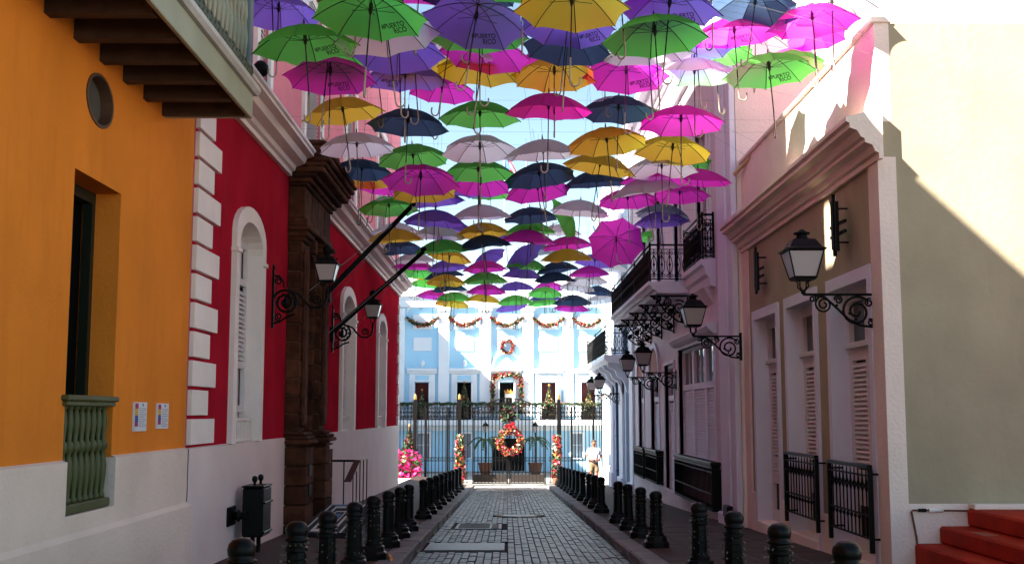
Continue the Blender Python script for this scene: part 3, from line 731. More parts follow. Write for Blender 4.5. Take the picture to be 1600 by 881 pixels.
# entrance ramp with geometric pattern
def ramp():
    t = thing('patterned_doormat', 'black white and blue geometric mat on the ramp before the stone portal', 'mat', (-2.75,17.2,zl(17.2)))
    a0, a1, y0, y1 = -3.10, -2.36, 17.3, 20.3
    zz = lambda y: zl(y)+.04+.24*min(1, max(0, (y-y0)/(y1-y0)))
    def quad(m, x0, xx1, ya, yb, e): m.poly([(x0,ya,zz(ya)+e),(xx1,ya,zz(ya)+e),(xx1,yb,zz(yb)+e),(x0,yb,zz(yb)+e)])
    m = MB()
    q = [m.vert((x,y,zz(y)+e)) for e in (-.25,0) for x, y in ((a0,y0),(a1,y0),(a1,y1),(a0,y1))]
    for f in ((4,5,6,7),(0,1,5,4),(1,2,6,5),(2,3,7,6),(3,0,4,7)): m.face([q[i] for i in f])
    ob('mat_ground', m, M['matblack'], t)
    W = lambda f: a0+(a1-a0)*f; V = lambda f: y0+(y1-y0)*f
    for x in (.10,.86):
        m = MB(); quad(m, W(x), W(x+.045), V(.0), V(1), .004); ob('white_stripe', m, M['matwhite'], t)
    m = MB(); quad(m,W(.25),W(.74),V(.04),V(.12),.004); quad(m,W(.25),W(.74),V(.85),V(.93),.004); quad(m,W(.25),W(.31),V(.124),V(.846),.004); quad(m,W(.68),W(.74),V(.124),V(.846),.004); ob('white_frame', m, M['matwhite'], t)
    m = MB(); quad(m,W(.37),W(.62),V(.22),V(.26),.004); quad(m,W(.37),W(.62),V(.70),V(.74),.004); quad(m,W(.37),W(.40),V(.262),V(.698),.004); quad(m,W(.59),W(.62),V(.262),V(.698),.004); ob('inner_frame', m, M['matwhite'], t)
    m = MB(); quad(m,W(.43),W(.56),V(.32),V(.64),.004); ob('blue_centre', m, M['matblue'], t)
    m = MB(); quad(m,W(.16),W(.84),V(.952),V(.998),.004); ob('blue_band', m, M['matblue'], t)
ramp()
t = thing('ramp_handrail', 'black iron handrail with upright bars and maroon slanting end beside the portal', 'railing', (-2.9,20.4,zl(20.4)))
ra, rb = (-3.12,20.6), (-2.72,20.6)
zb_ = zl(20.6)+.02
m = MB(); m.tube([(-3.2,20.6,.58),(-2.62,20.6,.58)], .022, 6); m.tube([(-3.2,20.6,zb_+.08),(-2.62,20.6,zb_+.08)], .014, 6); ob('top_rail', m, M['iron'], t)
for x in (-3.08,-2.86):
    m = MB(); m.tube([(x,20.6,zb_-.05),(x,20.6,.58)], .012, 5); ob('bar', m, M['iron'], t)
m = MB(); m.prism([(-2.66,.60),(-2.56,.60),(-2.72,.22),(-2.84,.22)], 1, 20.45, 20.52); ob('slanting_end', m, M['maroon'], t)
m = MB(); m.tube([(-2.64,20.60,.60),(-2.44,20.60,.605)], .018, 6); m.tube([(-2.60,20.58,.59),(-2.74,20.5,.22)], .012, 6); ob('pale_cap_rail', m, M['white'], t)
for k in range(5):
    x = -2.70+k*.06
    m = MB(); m.tube([(x,20.62,zb_-.05),(x,20.62,.40 if k < 2 else .6)], .010, 5); ob('bar', m, M['iron'], t)

# =================================================================== TAUPE BUILDING (right, near)
T = FR(WR); TY0, TY1, TZ = 12.5, 19.9, 5.72
t = TAU = thing('taupe_building', 'single storey taupe building with white trim, heavy cornice and three shuttered doors', 'building', (WR+4, 16, -.5))
drs = [(12.86,14.68),(15.2,16.95),(17.36,19.16)]
m = MB(T); m.wall(TY0, TY1, .10, TZ, [(a+.12,b-.12,.10,2.94) for a, b in drs], .30)
m.poly([(TY0,0,TZ),(TY1,0,TZ),(TY1,-11,TZ),(TY0,-11,TZ)])
m.poly([(TY0,0,.42),(TY0,-11,.42),(TY0,-11,TZ),(TY0,0,TZ)])
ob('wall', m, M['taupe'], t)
# facade above the cornice is cream, set a hair proud
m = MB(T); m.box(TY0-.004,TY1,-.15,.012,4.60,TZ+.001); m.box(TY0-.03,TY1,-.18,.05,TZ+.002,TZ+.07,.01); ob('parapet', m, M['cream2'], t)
m = MB(FP(TY0)); m.box(WR-.005,WR+11,-.05,.012,3.2,TZ+.0); 
m = MB(T); m.box(TY0-.022,TY0+.34,-.17,.03,-1,4.2); m.box(TY0-.024,TY0-.004,-11,-.171,-1,.45); ob('corner_pilaster', m, M['cream2'], t)
for a, b in ((TY0+.34,drs[0][0]+.02),(drs[0][1]-.02,drs[1][0]+.02),(drs[1][1]-.02,drs[2][0]+.02),(drs[2][1]-.02,TY1-.45)):
    if b > a: m = MB(T); m.box(a,b,0,.035,-1.5,.13,.01); ob('plinth', m, M['cream2'], t)
prof = [(0,4.16),(.05,4.16),(.05,4.22),(.09,4.24),(.12,4.31),(.20,4.34),(.20,4.38),(.24,4.40),(.28,4.47),(.36,4.50),(.36,4.55),(.40,4.57),(.40,4.62),(.0,4.72)]
m = MB(T); m.prism(prof, 0, TY0-.14, TY1+.05); ob('cornice', m, M['cream2'], t)
m = MB(T); m.box(TY1-.43,TY1,0,.03,-1.5,4.15); ob('far_pilaster', m, M['cream2'], t)
for i, (a, b) in enumerate(drs):
    m = MB(T); m.wall(a,b,-1.2,3.07,[(a+.14,b-.14,-1.2,2.92)],.31,.04)
    for s in (a,b): m.poly([(s,0,-1.2),(s,.04,-1.2),(s,.04,3.07),(s,0,3.07)])
    m.poly([(a,0,3.07),(b,0,3.07),(b,.04,3.07),(a,.04,3.07)])
    w = ob('door_surround', m, M['pinkt'], t)
    m = MB(T); zs_ = -.25 if i < 2 else -.30; m.box(a+.14,b-.14,-.30,.06,zs_-1.0,zs_,.01); ob('door_step', m, M['cream2'], w)
    c = (a+b)/2
    for s0, s1 in ((a+.14,c-.008),(c+.008,b-.14)):
        q = .11; m = MB(T)
        m.box(s0,s0+q,-.25,-.20,zs_,2.2); m.box(s1-q,s1,-.25,-.20,zs_,2.2)
        for zz, h in ((zs_,.18),(.30,.14),(.62,.10),(2.05,.15)): m.box(s0+q,s1-q,-.25,-.20,zz,zz+h)
        lf = ob('door_leaf', m, M['shutter'], w)
        m = MB(T); m.louvers(s0+q,s1-q,.74,2.05,.058,-.225); m.louvers(s0+q,s1-q,.44,.62,.058,-.225); tag(ob('louvre_slats', m, M['shutter'], lf), kind='stuff')
        m = MB(T); m.poly([(s0,-.256,zs_),(s1,-.256,zs_),(s1,-.256,2.2),(s0,-.256,2.2)]); ob('dark_gap', m, mat('brown_gap', (.05,.035,.03), .9), lf)
    m = MB(T); m.box(a+.14,b-.14,-.27,-.14,2.2,2.27,.008); m.box(a+.14,b-.14,-.27,-.18,2.78,2.92); m.box(a+.14,a+.24,-.27,-.18,2.27,2.78); m.box(b-.24,b-.14,-.27,-.18,2.27,2.78); m.box(c-.05,c+.05,-.27,-.18,2.27,2.78)
    tr = ob('transom', m, M['shutter'], w)
    for s0, s1 in ((a+.24,c-.05),(c+.05,b-.24)):
        m = MB(T); m.poly([(s0,-.24,2.27),(s1,-.24,2.27),(s1,-.24,2.78),(s0,-.24,2.78)]); ob('pane', m, M['winglass'], tr)
# guards in front of the two near doors
def guard(y0, y1, z0, z1, lab, X=3.98, n=9, style=0):
    t = thing('door_guard', lab, 'railing', (X, (y0+y1)/2, z0), group='iron guards on the right side')
    m = MB(); d = .035
    m.box(X-.03,X+.03,y0,y1,z1-.03,z1+.01,.006); ob('top_rail', m, M['ironp'], t)
    m = MB()
    for z in (z0+.06, z0+(z1-z0)*.36, z0+(z1-z0)*.72, z1-.12): m.box(X-.012,X+.012,y0,y1,z,z+.02)
    ob('cross_rail', m, M['iron'], t)
    for y in (y0, y1):
        m = MB(); m.box(X-.025,X+.025,y-.025,y+.025,z0-.08,z1-.031,.004); ob('post', m, M['iron'], t)
        m = MB(); m.tube([(X,y,z1-.09),(X+.16,y,z1-.09)], .012, 5); m.tube([(X,y,z0+.07),(X+.16,y,z0+.07)], .012, 5); ob('wall_stay', m, M['iron'], t)
    pr = [(.009,z0+.08),(.009,z0+.25),(.022,z0+.28),(.009,z0+.31),(.009,z0+(z1-z0)*.66),(.026,z0+(z1-z0)*.74),(.012,z0+(z1-z0)*.80),(.006,z1-.035)]
    m = MB(); m.lathe([(r, z-z0) for r, z in pr], seg=6); me = m.mesh('bar', M['iron'])
    for k in range(n):
        o = bpy.data.objects.new('bar', me); o.location = (X, y0+(y1-y0)*(k+1)/(n+1), z0); link(o, t)
    return t
guard(12.84,14.46,-.03,.83,'black iron guard before the nearest white door of the taupe building',n=10)
guard(15.05,16.72,-.03,.86,'black iron guard before the middle white door of the taupe building',n=10)
# iron wall anchors
for y, lab in ((13.75,'larger looking black iron wall anchor on taupe wall above the nearest door'),(18.15,'black iron wall anchor on taupe wall above the farthest door')):
    t = thing('wall_anchor', lab, 'wall anchor', (WR, y, 3.3), group='iron wall anchors')
    m = MB(T); m.box(y-.12,y-.075,.14,.18,3.32,3.92,.005); m.box(y+.06,y+.105,.14,.18,3.36,3.96,.005); m.box(y-.03,y+.015,.15,.19,3.27,4.02,.005); ob('upright', m, M['iron'], t)
    for z in (3.52,3.64):
        m = MB(T); m.box(y-.30,y+.30,.105,.139,z,z+.032); ob('crossbar', m, M['iron'], t)
    for z in (3.44,3.85):
        m = MB(T); m.tube([(y,0.0,z),(y,.15,z)], .012, 5); ob('stay', m, M['iron'], t)
# conduit
t = thing('wall_conduit', 'thin dark conduit with white joint bent along the cream base above the red steps', 'conduit', (4.25,12.4,0))
yc = TY0-.05
m = MB(); m.tube([(4.93,yc,.38),(4.3,yc,.385),(4.285,yc,.37),(4.33,yc,.1),(4.34,yc,-.15)], .011, 6); ob('pipe', m, M['rust'], t)
m = MB(); m.tube([(4.47,yc,.385),(4.62,yc,.385)], .022, 8); ob('joint', m, M['white'], t)
m = MB(); m.tube([(4.36,yc,.385),(4.44,yc,.385)], .019, 8); ob('connector', m, M['iron'], t)
# red steps
t = thing('red_steps', 'worn red painted concrete steps rising beside the taupe side wall', 'steps', (4.6,11,-.3))
for x0, zt in ((4.31,.04),(4.58,.22),(4.88,.40)):
    m = MB(); m.box(x0, 9.0, 6.5, TY0-.028, -.6 if x0 < 4.4 else zt-.179, zt, .022); ob('step', m, M['redstep'], t)
m = MB(); m.box(4.90,9.0,TY0-.20,TY0-.027,.402,.455,.008); ob('skirting', m, M['cream2'], t)
m = MB(); m.box(4.62,4.78,11.4,11.75,.221,.228); ob('worn_patch', m, mat('worn_red', (.30,.07,.04), .7), t)
# leaning timber pole
t = thing('timber_pole', 'long pale timber pole leaning along the parapet above the taupe building', 'pole', (4.0,20.2,5.55))
pa, pb = PY(1148,272,19.9), PY(1340,72,15.2)
m = MB(); m.tube([pa, pb], [.035,.03], 8); ob('pole', m, M['bamboo'], t)
m = MB(); m.lathe([(.04,0),(.045,.03),(.02,.06)], pb, 8); ob('cap', m, M['iron'], t)

# =================================================================== PINK BUILDING (right, middle)
XP = 4.0; T = FR(XP); QY0, QY1, QZ = 19.9, 36.3, 10.3
t = PNK = thing('pink_building', 'tall dusty pink building with louvred windows and iron balconies on the right', 'building', (8, 28, -.9))
W1 = (22.3,27.0); D1 = (27.75,29.4); W2 = (30.45,32.25); W3 = (33.85,35.25)
ops = [(W1[0],W1[1],.40,2.85),(D1[0],D1[1],-.9,2.6),(W2[0],W2[1],.1,2.35),(W3[0],W3[1],.1,2.35),(22.4,24.1,4.45,7.3),(26.0,27.4,4.3,7.2),(29.2,30.6,4.3,7.2),(32.4,33.8,4.3,7.2)]
m = MB(T); m.wall(QY0,QY1,-1.6,QZ,ops,.28)
m.poly([(QY0,0,QZ),(QY1,0,QZ),(QY1,-10,QZ),(QY0,-10,QZ)]); m.poly([(QY1,0,-2),(QY1,-10,-2),(QY1,-10,QZ),(QY1,0,QZ)])
ob('wall', m, M['pinkw'], t)
m = MB(T); m.poly([(QY0,0,-1),(QY0,-10,-1),(QY0,-10,QZ),(QY0,0,QZ)]); ob('gable_wall', m, M['cream2'], t)
m = MB(T); m.box(19.35+.55,21.3,-.02,.10,-1.2,9.4,.01); m.box(20.3,20.75,.10,.14,-1.0,9.4,.01); ob('pilaster', m, M['pinkt'], t)
m = MB(T); m.box(19.91,21.4,-.02,.16,-1.2,-.35,.02); ob('pilaster_base', m, M['pinkt'], t)
m = MB(T); m.box(21.4,QY1,0,.06,-2,-.42,.015); ob('plinth', m, M['pinkw'], t)
m = MB(T); m.prism([(0,9.5),(.08,9.5),(.1,9.6),(.25,9.68),(.28,9.8),(.45,9.86),(.48,10.0),(.48,10.06),(0,10.2)], 0, QY0-.2, QY1); ob('roof_cornice', m, M['pinkt'], t)
m = MB(T); m.prism([(0,8.6),(.08,8.62),(.12,8.72),(.12,8.76),(0,8.8)], 0, 21.35, QY1); ob('string_course', m, M['pinkt'], t)
m = MB(T); m.prism([(0,2.92),(.06,2.92),(.14,2.98),(.2,3.06),(.2,3.10),(0,3.16)], 0, W1[0]-.3, W1[1]+.3); ob('window_hood', m, M['pinkt'], t)
def louvre_window(parent, a, b, z0, z1, zt, n, d=-.12):
    m = MB(T)
    m.box(a-.1,a,-.2,.03,z0-.05,z1+.08); m.box(b,b+.1,-.2,.03,z0-.05,z1+.08); m.box(a,b,-.2,.03,z1,z1+.08); m.box(a,b,-.2,.05,z0-.06,z0)
    fr = ob('window_frame', m, M['pinkt'], parent)
    wv = (b-a)/n
    for k in range(n):
        s0, s1 = a+k*wv+.05, a+(k+1)*wv-.05
        m = MB(T); q = .09
        m.box(s0-.05,s0+q-.02,d-.04,d+.04,z0,z1); m.box(s1-q+.02,s1+.05,d-.04,d+.04,z0,z1); m.box(s0+q-.02,s1-q+.02,d-.04,d+.04,zt-.03,zt+.10); m.box(s0+q-.02,s1-q+.02,d-.04,d+.04,z1-.08,z1); m.box(s0+q-.02,s1-q+.02,d-.04,d+.04,z0,z0+.08)
        sh = ob('shutter', m, M['pinkt'], fr)
        m = MB(T); m.louvers(s0+q-.02,s1-q+.02,z0+.08,zt-.03,.062,d); tag(ob('louvre_slats', m, M['pinkt'], sh), kind='stuff')
        m = MB(T); m.poly([(s0,d-.045,z0),(s1,d-.045,z0),(s1,d-.045,zt),(s0,d-.045,zt)]); ob('dark_gap', m, mat('brown_gap', (.05,.035,.03)), sh)
        m = MB(T); c = (s0+s1)/2
        m.poly([(s0,d-.02,zt+.1),(s1,d-.02,zt+.1),(s1,d-.02,z1-.08),(s0,d-.02,z1-.08)]); ob('transom_pane', m, M['winglass'], fr)
        m = MB(T); m.box(c-.02,c+.02,d-.02,d+.01,zt+.1,z1-.08); ob('glazing_bar', m, M['pinkt'], fr)
    return fr
louvre_window(t, W1[0],W1[1],.40,2.85,1.95,3)
louvre_window(t, D1[0],D1[1],-.9,2.6,1.75,1)
louvre_window(t, W2[0],W2[1],.1,2.35,1.75,1); louvre_window(t, W3[0],W3[1],.1,2.35,1.75,1)
for a, b, z in ((22.4,24.1,4.45),(26.0,27.4,4.3),(29.2,30.6,4.3),(32.4,33.8,4.3)): louvre_window(t, a,b,z,7.25,6.5,2 if b-a > 1.5 else 1)
for a, b in (W2, W3):
    m = MB(T); m.arch(a-.18,b+.18,2.4,3.3,.14,.7,0,.06,irise=.6); ar = ob('arched_hood', m, M['pinkt'], t)
    m = MB(T); c = (a+b)/2; m.poly([(c+(b-a)*.56*math.cos(math.pi*i/12), .012, 2.42+.72*math.sin(math.pi*i/12)) for i in range(13)]); ob('tympanum', m, mat('rust_red_plaster', (.34,.13,.11), .8, .1, 3), ar)
# big balcony
def railing(parent, pts, z0, z1, n_each, mt, orn=True, closed=False):
    """iron railing along a polyline: posts, rails, ornamented bars"""
    m = MB()
    for z, r in ((z1,.022),(z1-.10,.010),(z0+.05,.014)): m.tube([(p[0],p[1],z) for p in pts], r, 5)
    ra = ob('rail', m, mt, parent)
    for p in pts:
        m = MB(); m.tube([(p[0],p[1],z0-.02),(p[0],p[1],z1+.05)], .024, 6); ob('post', m, mt, parent)
    h = z1-z0
    for (a, b), n in zip(zip(pts, pts[1:]), n_each):
        A, B = Vector((a[0],a[1],0)), Vector((b[0],b[1],0)); d = (B-A).normalized()
        mm = MB()
        mm.tube([(0,0,z0+.05),(0,0,z1-.1)], .011, 4)
        if orn:
            for s in (-1, 1):
                mm.tube([d*(s*x)+Vector((0,0,z0+z)) for x, z in ((.0,.18*h),(.045,.30*h),(.062,.46*h),(.045,.60*h),(.0,.72*h))], .010, 4)
                mm.tube([d*(s*p[0])+Vector((0,0,z0+p[1])) for p in spiral((.04,.15*h),.042,.01,2.2,-1.3,12)], .008, 4)
                mm.tube([d*(s*p[0])+Vector((0,0,z0+p[1])) for p in spiral((.04,.78*h),.042,.01,-2.2,1.3,12)], .008, 4)
            mm.lathe([(.004,-.06),(.03,0),(.004,.06)], (0,0,z0+.46*h), 6)
        me = mm.mesh('bar', mt)
        for k in range(n):
            f = (k+.5)/n; o = bpy.data.objects.new('bar', me); q = A.lerp(B, f); o.location = (q.x, q.y, 0); link(o, parent)
b = ob('balcony_slab', (lambda m: (m.prism([(0,4.0),(.72,4.0),(.76,4.06),(.83,4.09),(.86,4.14),(.93,4.18),(.93,4.25),(0,4.25)], 0, 25.0, 34.3), m)[-1])(MB(T)), M['pinkt'], t)
bb = thing('iron_balcony_railing', 'long ornate black iron railing round the big pink balcony', 'railing', (3.12,29.6,4.26))
railing(bb, [(3.98,25.06),(3.12,25.06),(3.12,28.1),(3.12,31.2),(3.12,34.24),(3.98,34.24)], 4.26, 5.06, [5,17,17,17,5], M['iron'])
for y in (25.4,27.6,29.8,32.0,33.9):
    mm = MB(T); 
    mm.T = lambda a, bz, c, y=y: (XP-a, y+bz, c)
    q = lambda pts: [(p[0],0,p[1]) for p in pts]
    mm.tube(q([(.0,3.35),(.25,3.42),(.5,3.62),(.72,3.92),(.85,3.97)]), .02, 5); mm.tube(q([(.0,3.97),(.85,3.97)]), .02, 5); mm.tube(q([(.015,3.3),(.015,3.98)]), .022, 5)
    for c, r in (((.20,3.72),.17),((.47,3.84),.10),((.66,3.91),.055),((.12,3.47),.08),((.40,3.63),.06)):
        mm.tube(q(spiral(c, r, .02, 1, 1.9, 26)), .018, 5)
    for k in range(14):
        mm.lathe([(.006,-.035),(.035,0),(.006,.035)], (.10+k*.05,0,3.50+k*.030+(.03 if k%2 else -.03)), 6)
    ob('balcony_bracket', mm, M['iron'], t)
# shallow balcony nearer the camera
m = MB(T); m.prism([(0,3.80),(.10,3.84),(.14,4.0),(.20,4.06),(.22,4.2),(.28,4.24),(.28,4.34),(0,4.36)], 0, 22.0, 24.5); ob('corbelled_sill', m, M['pinkt'], t)
m = MB(T); m.prism([(0,3.5),(.16,3.78),(.2,3.83),(0,3.84)], 0, 22.3, 24.2); ob('corbel', m, M['pinkw'], t)
bb = thing('iron_balcony_railing', 'short black iron railing of the shallow pink balcony nearest the taupe building', 'railing', (3.77,23.2,4.36))
railing(bb, [(3.98,22.1),(3.77,22.1),(3.77,24.4),(3.98,24.4)], 4.36, 5.22, [2,13,2], M['iron'])
# window boxes / guards on pink building
def box_guard(y0, y1, z0, z1, lab, n):
    t = thing('window_guard', lab, 'railing', (3.9,(y0+y1)/2,z0), group='window guards on the pink building')
    m = MB(); m.box(3.78,3.98,y0,y1,z1-.07,z1,.01); m.box(3.80,3.96,y0+.01,y1-.01,z1-.13,z1-.072,.01); ob('top_shelf', m, M['ironp'], t)
    m = MB(); m.box(3.80,3.98,y0+.005,y0+.03,z0+.05,z1-.132); m.box(3.80,3.98,y1-.03,y1-.005,z0+.05,z1-.132); m.box(3.80,3.98,y0,y1,z0,z0+.045); ob('frame', m, M['iron'], t)
    m = MB(); m.box(3.81,3.835,y0+.031,y1-.031,z0+.30,z0+.325); m.box(3.81,3.835,y0+.031,y1-.031,z1-.20,z1-.175); ob('cross_rail', m, M['iron'], t)
    mm = MB(); mm.tube([(0,0,z0+.046),(0,0,z1-.133)], .010, 4); me = mm.mesh('bar', M['iron'])
    for k in range(n):
        o = bpy.data.objects.new('bar', me); o.location = (3.825, y0+(y1-y0)*(k+.7)/(n+.4), 0); link(o, t)
box_guard(21.75,26.6,-.40,.50,'wide black window guard under the three louvred shutters',34)
box_guard(29.75,32.2,-.38,.46,'narrow black window guard beyond the louvred door, nearer of two',17)
box_guard(32.7,35.1,-.40,.44,'narrow black window guard beyond the louvred door, farther of two',17)
t = thing('meter_box', 'small dark box low on the wall at the foot of the pink pilaster', 'utility box', (3.87,20.1,-.4))
m = MB(); m.box(3.74,3.838,19.95,20.35,-.36,-.16,.01); ob('box', m, M['iron'], t)
m = MB(); m.box(3.733,3.741,19.98,20.32,-.34,-.18); ob('cover', m, M['ironr'], t)

# =================================================================== PALE BLUE CORNER BUILDING (right, far)
T = FR(4.0); SY0, SY1, SZ = 36.3, 47.6, 9.9
t = thing('blue_white_building', 'pale blue and white building with corbelled balcony at far right', 'building', (8, 42, -1.4))
ops = [(37.6,39.2,-1.3,2.4),(41.2,42.8,-.6,2.4),(44.6,46.0,-.6,2.4),(38.6,40.0,3.35,6.2),(42.6,44.0,3.35,6.2)]
m = MB(T); m.wall(SY0,SY1,-2.2,SZ,ops,.3); m.poly([(SY0,0,SZ),(SY1,0,SZ),(SY1,-10,SZ),(SY0,-10,SZ)]); m.poly([(SY1,0,-2.2),(SY1,-10,-2.2),(SY1,-10,SZ),(SY1,0,SZ)])
ob('wall', m, M['bluew'], t)
for a, b in ((36.35,37.3),(39.6,40.8),(43.2,44.2),(46.5,47.65)):
    m = MB(T); m.box(a,b,0,.09,-2.2,8.9,.01); ob('pilaster', m, M['cool'], t)
    m = MB(T); m.box(a-.08,b+.08,0,.16,-2.2,-.75,.02); ob('pilaster_base', m, M['cool'], t)
for a, b, z0, z1 in ops:
    m = MB(T); m.poly([(a,-.22,z0),(b,-.22,z0),(b,-.22,z1),(a,-.22,z1)]); w = ob('window_leaf', m, M['bluew'], t)
    m = MB(T); m.louvers(a+.12,(a+b)/2-.05,z0+.3,z1-.3,.09,-.19); m.louvers((a+b)/2+.05,b-.12,z0+.3,z1-.3,.09,-.19); tag(ob('louvre_slats', m, M['cool'], w), kind='stuff')
m = MB(T); m.prism([(0,9.0),(.1,9.0),(.12,9.15),(.3,9.25),(.34,9.4),(.5,9.5),(.5,9.62),(0,9.75)], 0, SY0, SY1+.4); ob('roof_cornice', m, M['cool'], t)
m = MB(T); m.prism([(0,3.0),(.70,3.04),(.78,3.10),(.84,3.14),(.84,3.30),(0,3.30)], 0, 37.6, 46.2); ob('balcony_slab', m, M['cool'], t)
for y in (37.8,39.6,41.4,43.2,45.0,45.9):
    m = MB(T); m.prism([(0,2.05),(.10,2.10),(.14,2.3),(.24,2.5),(.40,2.6),(.48,2.8),(.70,2.9),(.72,3.03),(0,3.0)], 0, y, y+.22); ob('corbel', m, M['cool'], t)
bb = thing('iron_balcony_railing', 'black iron railing with lacy panels round the far white corbelled balcony', 'railing', (3.2,42,3.3))
railing(bb, [(3.98,37.7),(3.2,37.7),(3.2,41.9),(3.2,46.1),(3.98,46.1)], 3.3, 4.22, [6,16,16,6], M['iron'])
t = thing('downpipe', 'dark navy downpipe on the pale blue wall', 'downpipe', (3.9,41.0,-1.4))
m = MB(); m.tube([(3.87,40.95,-1.32),(3.87,40.95,2.5)], .05, 8); ob('pipe', m, M['navypipe'], t)
m = MB()
for z in (-.6,.6,1.8): m.tube([(3.87,40.95,z),(3.87,40.95,z+.06)], .062, 8)
ob('clamp', m, M['navypipe'], t)

# =================================================================== PALACE
PYY = 62.0; T = FP(PYY)
px = lambda u: (u-792)*.0343+.0
pz_ = lambda v: 1.1+(655-v)*.0342
t = PAL = thing('palace', 'sky blue and white palace with tall balcony doors at the end of the street', 'palace', (0, 68, -2))
bays = [(636,685),(703,749),(768,815.6),(834,879),(896,940)]
doors = []
for i, (a, b) in enumerate(bays):
    c = (px(a)+px(b))/2; doors.append((c-.40, c+.40, 1.1, 3.05))
gops = [(-4.75,-4.1,-.9,.35),(-2.35,-1.9,-.9,.35),(-6.9,-6.3,-.9,.35),(-.75,.95,-1.62,.1),(3.45,4.0,-.9,.35),(5.9,6.5,-.9,.35)]
m = MB(T); m.wall(-16,16,-2.1,8.3,doors+gops,.5)
m.poly([(-16,0,8.3),(16,0,8.3),(16,-14,8.3),(-16,-14,8.3)]); m.poly([(-16,-14,-2),(16,-14,-2),(16,-14,8.3),(-16,-14,8.3)]); m.poly([(16,0,-2),(16,-14,-2),(16,-14,8.3),(16,0,8.3)])
ob('wall', m, M['pal'], t)
m = MB(T); m.box(-22,-9.2,.05,13,-2,10.9); ob('wing', m, M['pal'], t)  # unseen block added left of view to cast the diagonal shadow on the facade
edges = [(-9.5,px(630))]+[(px(bays[i][1])+.02, px(bays[i+1][0])-.02) for i in range(4)]+[(px(942),px(942)+.7)]
for a, b in edges[1:]:
    m = MB(T); m.box(a,b,0,.20,1.25,7.0,.02); ob('pilaster', m, M['palw'], t)
    m = MB(T); m.box(a-.05,b+.05,0,.27,6.85,7.05,.02); ob('capital', m, M['palw'], t)
m = MB(T); m.box(-6.6,px(633),0,.20,1.25,7.0,.02); ob('pilaster', m, M['palw'], t)
m = MB(T); m.prism([(0,7.06),(.22,7.06),(.25,7.2),(.25,7.5),(.40,7.62),(.45,7.8),(.45,7.92),(0,8.0)], 0, -16, 16); ob('entablature', m, M['palw'], t)
m = MB(T); m.box(-16,16,-.4,.06,8.302,8.75,.02); ob('parapet', m, M['palw'], t)
m = MB(T); m.box(-16,16,0,.9,.78,1.08,.03); ob('balcony_slab', m, M['palw'], t)
m = MB(T); m.box(-16,16,0,.07,.5,.78,.02); ob('string_course', m, M['palw'], t)
for i, (a, b) in enumerate(bays):
    xa, xb = px(a), px(b); c = (xa+xb)/2
    for z0, z1, w_ in ((pz_(515),pz_(492),.52),(pz_(549),pz_(528),.49)):
        if i == 2 and z1 < 5.6: continue
        m = MB(T); m.box(c-w_,c+w_,0,.06,z0,z1,.02); ob('relief_panel', m, M['palw'], t)
    m = MB(T)
    for s in (-1, 1): m.poly([(c+s*(xb-xa)/2,.03,7.05),(c+s*((xb-xa)/2-.32),.03,7.05),(c+s*((xb-xa)/2-.1),.03,6.95),(c+s*(xb-xa)/2,.03,6.7)])
    ob('arched_corner', m, M['palw'], t)
    m = MB(T); m.box(c-.68,c-.42,0,.12,1.09,3.5,.01); m.box(c+.42,c+.68,0,.12,1.09,3.5,.01); m.box(c-.419,c+.419,0,.10,3.08,3.5,.01); ds = ob('door_surround', m, M['palw'], t)
    m = MB(T); m.prism([(0,3.52),(.14,3.52),(.2,3.62),(.3,3.68),(.3,3.76),(0,3.84)], 0, c-.8, c+.8); ob('door_cornice', m, M['palw'], ds)
    m = MB(T); m.box(c-.36,c+.36,.10,.13,3.17,3.42); ob('lintel_panel', m, M['pal'], ds)
    for s in (-1, 1):
        m = MB(T); m.box(c+s*.41-.03,c+s*.41+.03,.121,.5,1.1,3.03); m.louvers(c+s*.41-.031,c+s*.41+.031,1.3,2.9,.1,.5); ob('open_shutter', m, M['palw'], ds)
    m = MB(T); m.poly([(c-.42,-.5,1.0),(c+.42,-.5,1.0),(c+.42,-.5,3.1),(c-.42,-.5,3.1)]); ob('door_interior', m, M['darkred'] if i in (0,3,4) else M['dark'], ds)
    m = MB(T); m.lathe([(.02,0),(.1,.06),(.14,.2),(.08,.34),(.03,.4)], (c,.04,pz_(574)), 8); 
    if i != 2: ob('emblem', m, M['palw'], t)
    if i == 2:
        m = MB(T); m.arch(c-.82,c+.82,3.86,4.72,.12,.8,0,.12,irise=.68); ob('arched_pediment', m, M['palw'], t)
for i, (a, b, z0, z1) in enumerate(gops):
    m = MB(T); m.poly([(a,-.3,z0),(b,-.3,z0),(b,-.3,z1),(a,-.3,z1)]); ob('ground_floor_pane' if i != 3 else 'entrance', m, mat('pale_shutter_pane', (.30,.33,.36), .5) if i != 3 else M['dark'], t)
    if i != 3:
        c = (a+b)/2
        m = MB(T); m.box(a-.1,a,0,.05,z0-.05,z1+.1); m.box(b,b+.1,0,.05,z0-.05,z1+.1); m.box(a,b,0,.05,z1,z1+.1); m.box(a,b,0,.08,z0-.07,z0); m.box(c-.02,c+.02,-.28,-.24,z0,z1); m.box(a,b,-.28,-.245,(z0+z1)/2,(z0+z1)/2+.04); ob('ground_floor_frame', m, M['palw'], t)
# palace balcony railing
bb = thing('iron_balcony_railing', 'black balcony railing across the whole blue palace front', 'railing', (0,61.1,1.1))
railing(bb, [(-9,61.15)]+[(px(u),61.15) for u in (649,718,793,873,942)]+[(9,61.15)], 1.09, 1.95, [24,14,16,16,14,24], M['iron'])
